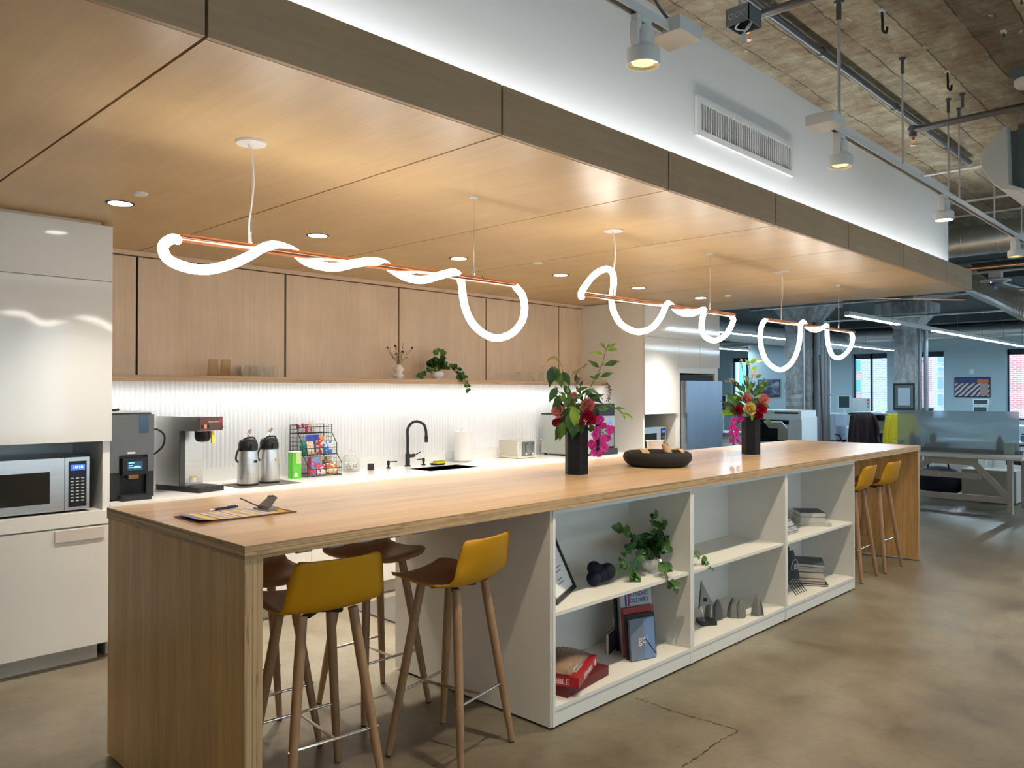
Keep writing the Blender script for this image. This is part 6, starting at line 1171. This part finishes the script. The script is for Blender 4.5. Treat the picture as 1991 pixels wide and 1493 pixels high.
text('Canon', .045, 'navy', q, (CX_-.006, (a+b)/2+.1, .53), Euler((PI/2, 0, -PI/2)), name='lettering')
# ---------------------------------------------------------------- workstations
M['bluepanel'] = base('grey_blue_panel', (.40, .46, .58), .5); M['deskwhite'] = base('desk_white', (.62, .68, .72), .4)
DX = 17.5
for (p0, p1, p2, l) in ((1600, 1625, 806, 'grey storage tower left of the maroon jacket'), (1656, 1692, 803, 'wide grey storage tower between the two jackets')):
    q = flat('storage_tower', l, 'storage unit', DX, p0, p1, p2, 862, 'bluepanel', .6, 'grey storage towers at the desks'); a, b = at(p0, p2, 'x', DX), at(p1, p2, 'x', DX)
    MB().box(DX, DX+.6, b.y, a.y, 0, .5).build('lower_panel', 'bluepanel', q, world=True, bevel=.003); MB().box(DX-.01, DX+.61, b.y-.01, a.y+.01, a.z, a.z+.03).build('cap', 'deskwhite', q, world=True)
a, b = at(1692, 803, 'x', DX), at(1722, 803, 'x', DX); q = thing('bookshelf', 'open grey shelf unit with boxes behind the yellow jacket', 'shelf unit', (DX+.3, (a.y+b.y)/2, 0)); k = MB()
k.box(DX+.5, DX+.52, b.y, a.y, 0, 1.08).box(DX, DX+.5, b.y, b.y+.02, 0, 1.08).box(DX, DX+.5, a.y-.02, a.y, 0, 1.08).box(DX, DX+.52, b.y, a.y, 1.08, 1.11); k.build('carcass', 'bluepanel', q, world=True, smooth=False)
for z in (.35, .70): MB().box(DX+.01, DX+.5, b.y+.02, a.y-.02, z, z+.025).build('shelf', 'deskwhite', q, world=True)
o = MB().box(DX+.1, DX+.35, b.y+.08, a.y-.06, .7255, .95).build('storage_box', base('kraft_box', (.45, .40, .33), .7)); tag(o, 'tan storage box on the grey shelf unit', 'box')
flat('partition_panel', 'plain grey-blue desk panel behind the yellow jacket', 'partition', DX+.4, 1722, 1747, 800, 862, 'bluepanel', .04)
flat('partition_panel', 'white desk divider with pink and green notes beside the window', 'partition', 18.6, 1656, 1691, 774, 806, 'deskwhite', .03)
for i, (x0_, y0_, c) in enumerate(((1686, 776, (.7, .08, .2)), (1686, 783, (.6, .1, .08)), (1686, 789, (.15, .5, .12)))): tag(boxpx(MB(), 18.585, .004, x0_, x0_+4, y0_, y0_+4).build('sticky_note', base('note', c, .6)), ('pink', 'red', 'green')[i]+' sticky note on the white desk divider', 'sticky note')
def desk(lb, x, y0, y1, z=.74):
    q = thing('desk', lb, 'desk', (x+.35, (y0+y1)/2, 0)); MB().box(x, x+.75, y0, y1, z-.03, z).build('top', 'deskwhite', q, world=True, bevel=.004)
    for yy in (y0+.02, y1-.06):
        for xx in (x+.02, x+.69): MB().box(xx, xx+.04, yy, yy+.04, 0, z-.03).build('leg', 'whitemetal', q, world=True)
desk('white desk with a monitor behind the maroon jacket', 18.2, 6.7, 8.6); desk('white desk behind the yellow jacket', 18.4, 4.3, 5.9); desk('white desk beyond the frosted divider', 15.0, 2.0, 4.4); desk('white desk left of the copier, seen through the second bouquet', 14.6, 7.9, 9.9)
desk('white desk in the far row by the wide photograph', 22.6, 4.2, 7.4)
def monitor(lb, x, px0, px1, py0, py1, zb=.74, mat='screenoff'):
    if 'screenoff' not in M: M['screenoff'] = base('dark_screen', (.03, .06, .07), .2)
    a, b = at(px0, py1, 'x', x), at(px1, py0, 'x', x); q = thing('monitor', lb, 'monitor', (x+.03, (a.y+b.y)/2, zb), 0, 'desk monitors'); MB().box(x, x+.03, b.y, a.y, a.z, b.z).build('bezel', 'deskwhite', q, world=True, bevel=.004); e_ = .02
    MB().box(x-.003, x, b.y+e_, a.y-e_, a.z+e_, b.z-e_).build('screen', mat, q, world=True); m_ = (a.y+b.y)/2; MB().box(x+.03, x+.05, m_-.03, m_+.03, zb+.01, (a.z+b.z)/2).build('stand', 'deskwhite', q, world=True); MB().box(x-.06, x+.14, m_-.12, m_+.12, zb+.0005, zb+.012).build('foot', 'deskwhite', q, world=True)
monitor('square-looking grey monitor above the maroon jacket', 18.4, 1629, 1653, 769, 794); monitor('wide monitor behind the frosted divider, upper one', 23.15, 1892, 1922, 776, 787); monitor('second wide monitor just above the frosted divider', 22.75, 1892, 1920, 790, 806); monitor('low dark monitor at the left above the frosted divider', 20.5, 1786, 1816, 792, 812, zb=.74)
monitor('dark monitor left of the copier behind the second bouquet', 14.9, 1392, 1412, 768, 800)
desk('white desk under the low dark monitor', 20.3, 5.0, 6.6)
def chair(lb, x, y, rz, jacket=None, jl=None, s=1.0):
    q = thing('office_chair', lb, 'office chair', (x, y, 0), rz, 'office task chairs'); MB().box(-.24, .24, -.24, .22, .44, .50).build('seat', 'mattblack', q, bevel=.03, seg=3)
    MB().grid(lambda u, v: V3((-.27-.05*math.cos((v-.5)*2.4), (v-.5)*.46, .58+.48*u)), 8, 9).build('backrest', 'mattblack', q).modifiers.new('t', 'SOLIDIFY').thickness = .03
    MB().cyl((0, 0, .08), (0, 0, .44), .028).build('post', 'chrome', q)
    for i in range(5): a = i*2*PI/5; MB().tube([(0, 0, .10), (.28*math.cos(a), .28*math.sin(a), .07)], [.022, .015], 8).build('leg', 'mattblack', q); MB().sphere((.28*math.cos(a), .28*math.sin(a), .034), .033, 10).build('caster', 'mattblack', q)
    for s_ in (-1, 1): MB().tube([(-.1, s_*.26, .46), (0, s_*.28, .66), (.15, s_*.28, .67)], .018, 8).build('armrest', 'mattblack', q)
    if jacket:
        def jf(u, v):   # hangs over the back: outside, over the top, short flap inside
            yy = (v-.5)*(.50+.12*u)*1.0; w_ = .02*math.sin(v*17)+.012*math.sin(v*29+u*4); return V3((-.40-w_*u*1.2-.03*math.sin(PI*v), yy, 1.11-.62*u)) if u > 0 else V3((-.30, yy*.9, 1.12))
        k = MB().grid(lambda u, v: jf(u, v) if u > .12 else V3((-.40+.16*(1-u/.12), (v-.5)*.5, 1.11+.03*math.sin(PI*u/.12))), 18, 18)
        for s_ in (-1, 1): k.tube(spline([(-.38, s_*.24, 1.08), (-.42, s_*.30, .85), (-.40, s_*.31, .6), (-.38, s_*.28, .42)], 5), .05, 10)
        R_ = Matrix.Rotation(rz, 3, 'Z'); k.v = [tuple(R_ @ V3(p)+V3((x, y, 0))) for p in k.v]
        o = k.build('jacket', jacket, None, ang=3); o.modifiers.new('t', 'SOLIDIFY').thickness = .012; tag(o, jl, 'jacket')
    return q
M['maroonj'] = base('maroon_jacket', (.022, .008, .011), .8); M['yellowj'] = base('yellow_jacket', (.62, .50, .01), .7)
a = at(1640, 820, 'x', 16.9); chair('black office chair under the dark maroon jacket', 17.05, a.y-.1, 1.0, 'maroonj', 'dark maroon jacket hung over an office chair back')
a = at(1722, 838, 'x', 16.6); chair('black office chair under the yellow jacket', 16.8, a.y-.05, .75, 'yellowj', 'bright yellow jacket hung over an office chair back')
chair('black office chair beyond the frosted divider at the right edge', 14.4, 2.75, 2.6); chair('black office chair between the table and the far desks', 19.4, 3.9, 1.2); chair('black office chair behind the copier desk', 14.0, 8.6, .4)
# papers and small clutter on the desks
for i in range(14):
    x, y, z = rnd.choice([(18.5, 7.3, .7405), (14.9, 8.6, .7405), (15.3, 3.0, .7405), (18.7, 5.1, .7405), (22.9, 5.6, .7405)]); x += rnd.uniform(-.2, .3); y += rnd.uniform(-.5, .6); h_c = rnd.choice([.01, .03, .06, .1])
    c = rnd.choice([(.7, .72, .75), (.05, .06, .08), (.3, .35, .45), (.6, .6, .55)]); o = MB().cbox((x, y, z+h_c/2), (.21, .29, h_c), (0, 0, rnd.uniform(-.5, .5))).build('paper_stack', base('stack', c, .7), bevel=.002)
    tag(o, 'stack of papers and binders lying on an office desk', 'papers', 'paper stacks on the office desks')
# ================================================================ OUTSIDE THE WINDOWS
BXO = 36.0
def facade(lb, px0, px1, mat, x=BXO, z0=-6, z1=12, d=.8, trim=None):
    a, b = at(px0, 700, 'x', x).y, at(px1, 700, 'x', x).y; q = thing('building', lb, 'building', (x, (a+b)/2, z0)); MB().box(x, x+d, b, a, z0, z1).build('facade_wall', mat, q, world=True, smooth=False); return q, a, b
bp = brick('salmon_brick', (.62, .36, .30), (.58, .32, .27), (.62, .45, .40), 1, .26, .09); bgy = brick('grey_purple_brick', (.40, .36, .40), (.30, .26, .31), (.52, .50, .54), 1, .22, .075); br = brick('red_brick', (.58, .22, .19), (.50, .18, .16), (.66, .42, .40), 1, .24, .08)
teal = base('teal_window', (.12, .42, .42), .15); tg = base('tall_teal_glass', (.16, .50, .58), .15); pale = base('pale_stone', (.62, .68, .72), .7); ptrim = base('white_trim', (.78, .76, .72), .6)
q, a, b = facade('teal glass office block seen through the leftmost far window', 1330, 1475, tg)
for i in range(8): MB().box(BXO-.05, BXO, b+(a-b)*i/8, b+(a-b)*i/8+.12, -6, 12).build('mullion', pale, q, world=True, smooth=False)
q, a, b = facade('pink brick building with teal windows and white trim', 1560, 1676, bp)
for px0, px1 in ((1598, 1606), (1660, 1672)):
    for py0, py1 in ((699, 722), (738, 762), (776, 800)):
        o = boxpx(MB(), BXO-.12, .12, px0-1.5, px1+1.5, py0-1.5, py1+1.5).build('window_frame', ptrim, q, world=True, smooth=False)
        boxpx(MB(), BXO-.16, .05, px0, (px0+px1)/2-.3, py0, py1).build('window_pane', teal, o, world=True, smooth=False); boxpx(MB(), BXO-.16, .05, (px0+px1)/2+.3, px1, py0, py1).build('window_pane', teal, o, world=True, smooth=False)
facade('grey-purple brick building filling the right half of a far window', 1676, 1760, bgy, x=33)
facade('red brick building strip beside the dark window mullion', 1768, 1800, br, x=34)
q, a, b = facade('pale ornamented stone building with a panelled bay', 1800, 1850, pale, x=37)
for py0, py1 in ((688, 706), (712, 724), (730, 758), (764, 790)):
    o = boxpx(MB(), 36.8, .2, 1821, 1836, py0, py1).build('bay_panel', ptrim, q, world=True, smooth=False); boxpx(MB(), 36.75, .06, 1823, 1834, py0+2, py1-2).build('bay_window', base('bay_blue', (.30, .42, .52), .3), o, world=True, smooth=False)
facade('red brick building seen through the window at the right frame edge', 1945, 1986, br, x=35)
S(MB().box(27.6, 60, -40, 60, -6.3, -6).build('ground', base('street', (.3, .3, .3), .9), smooth=False))
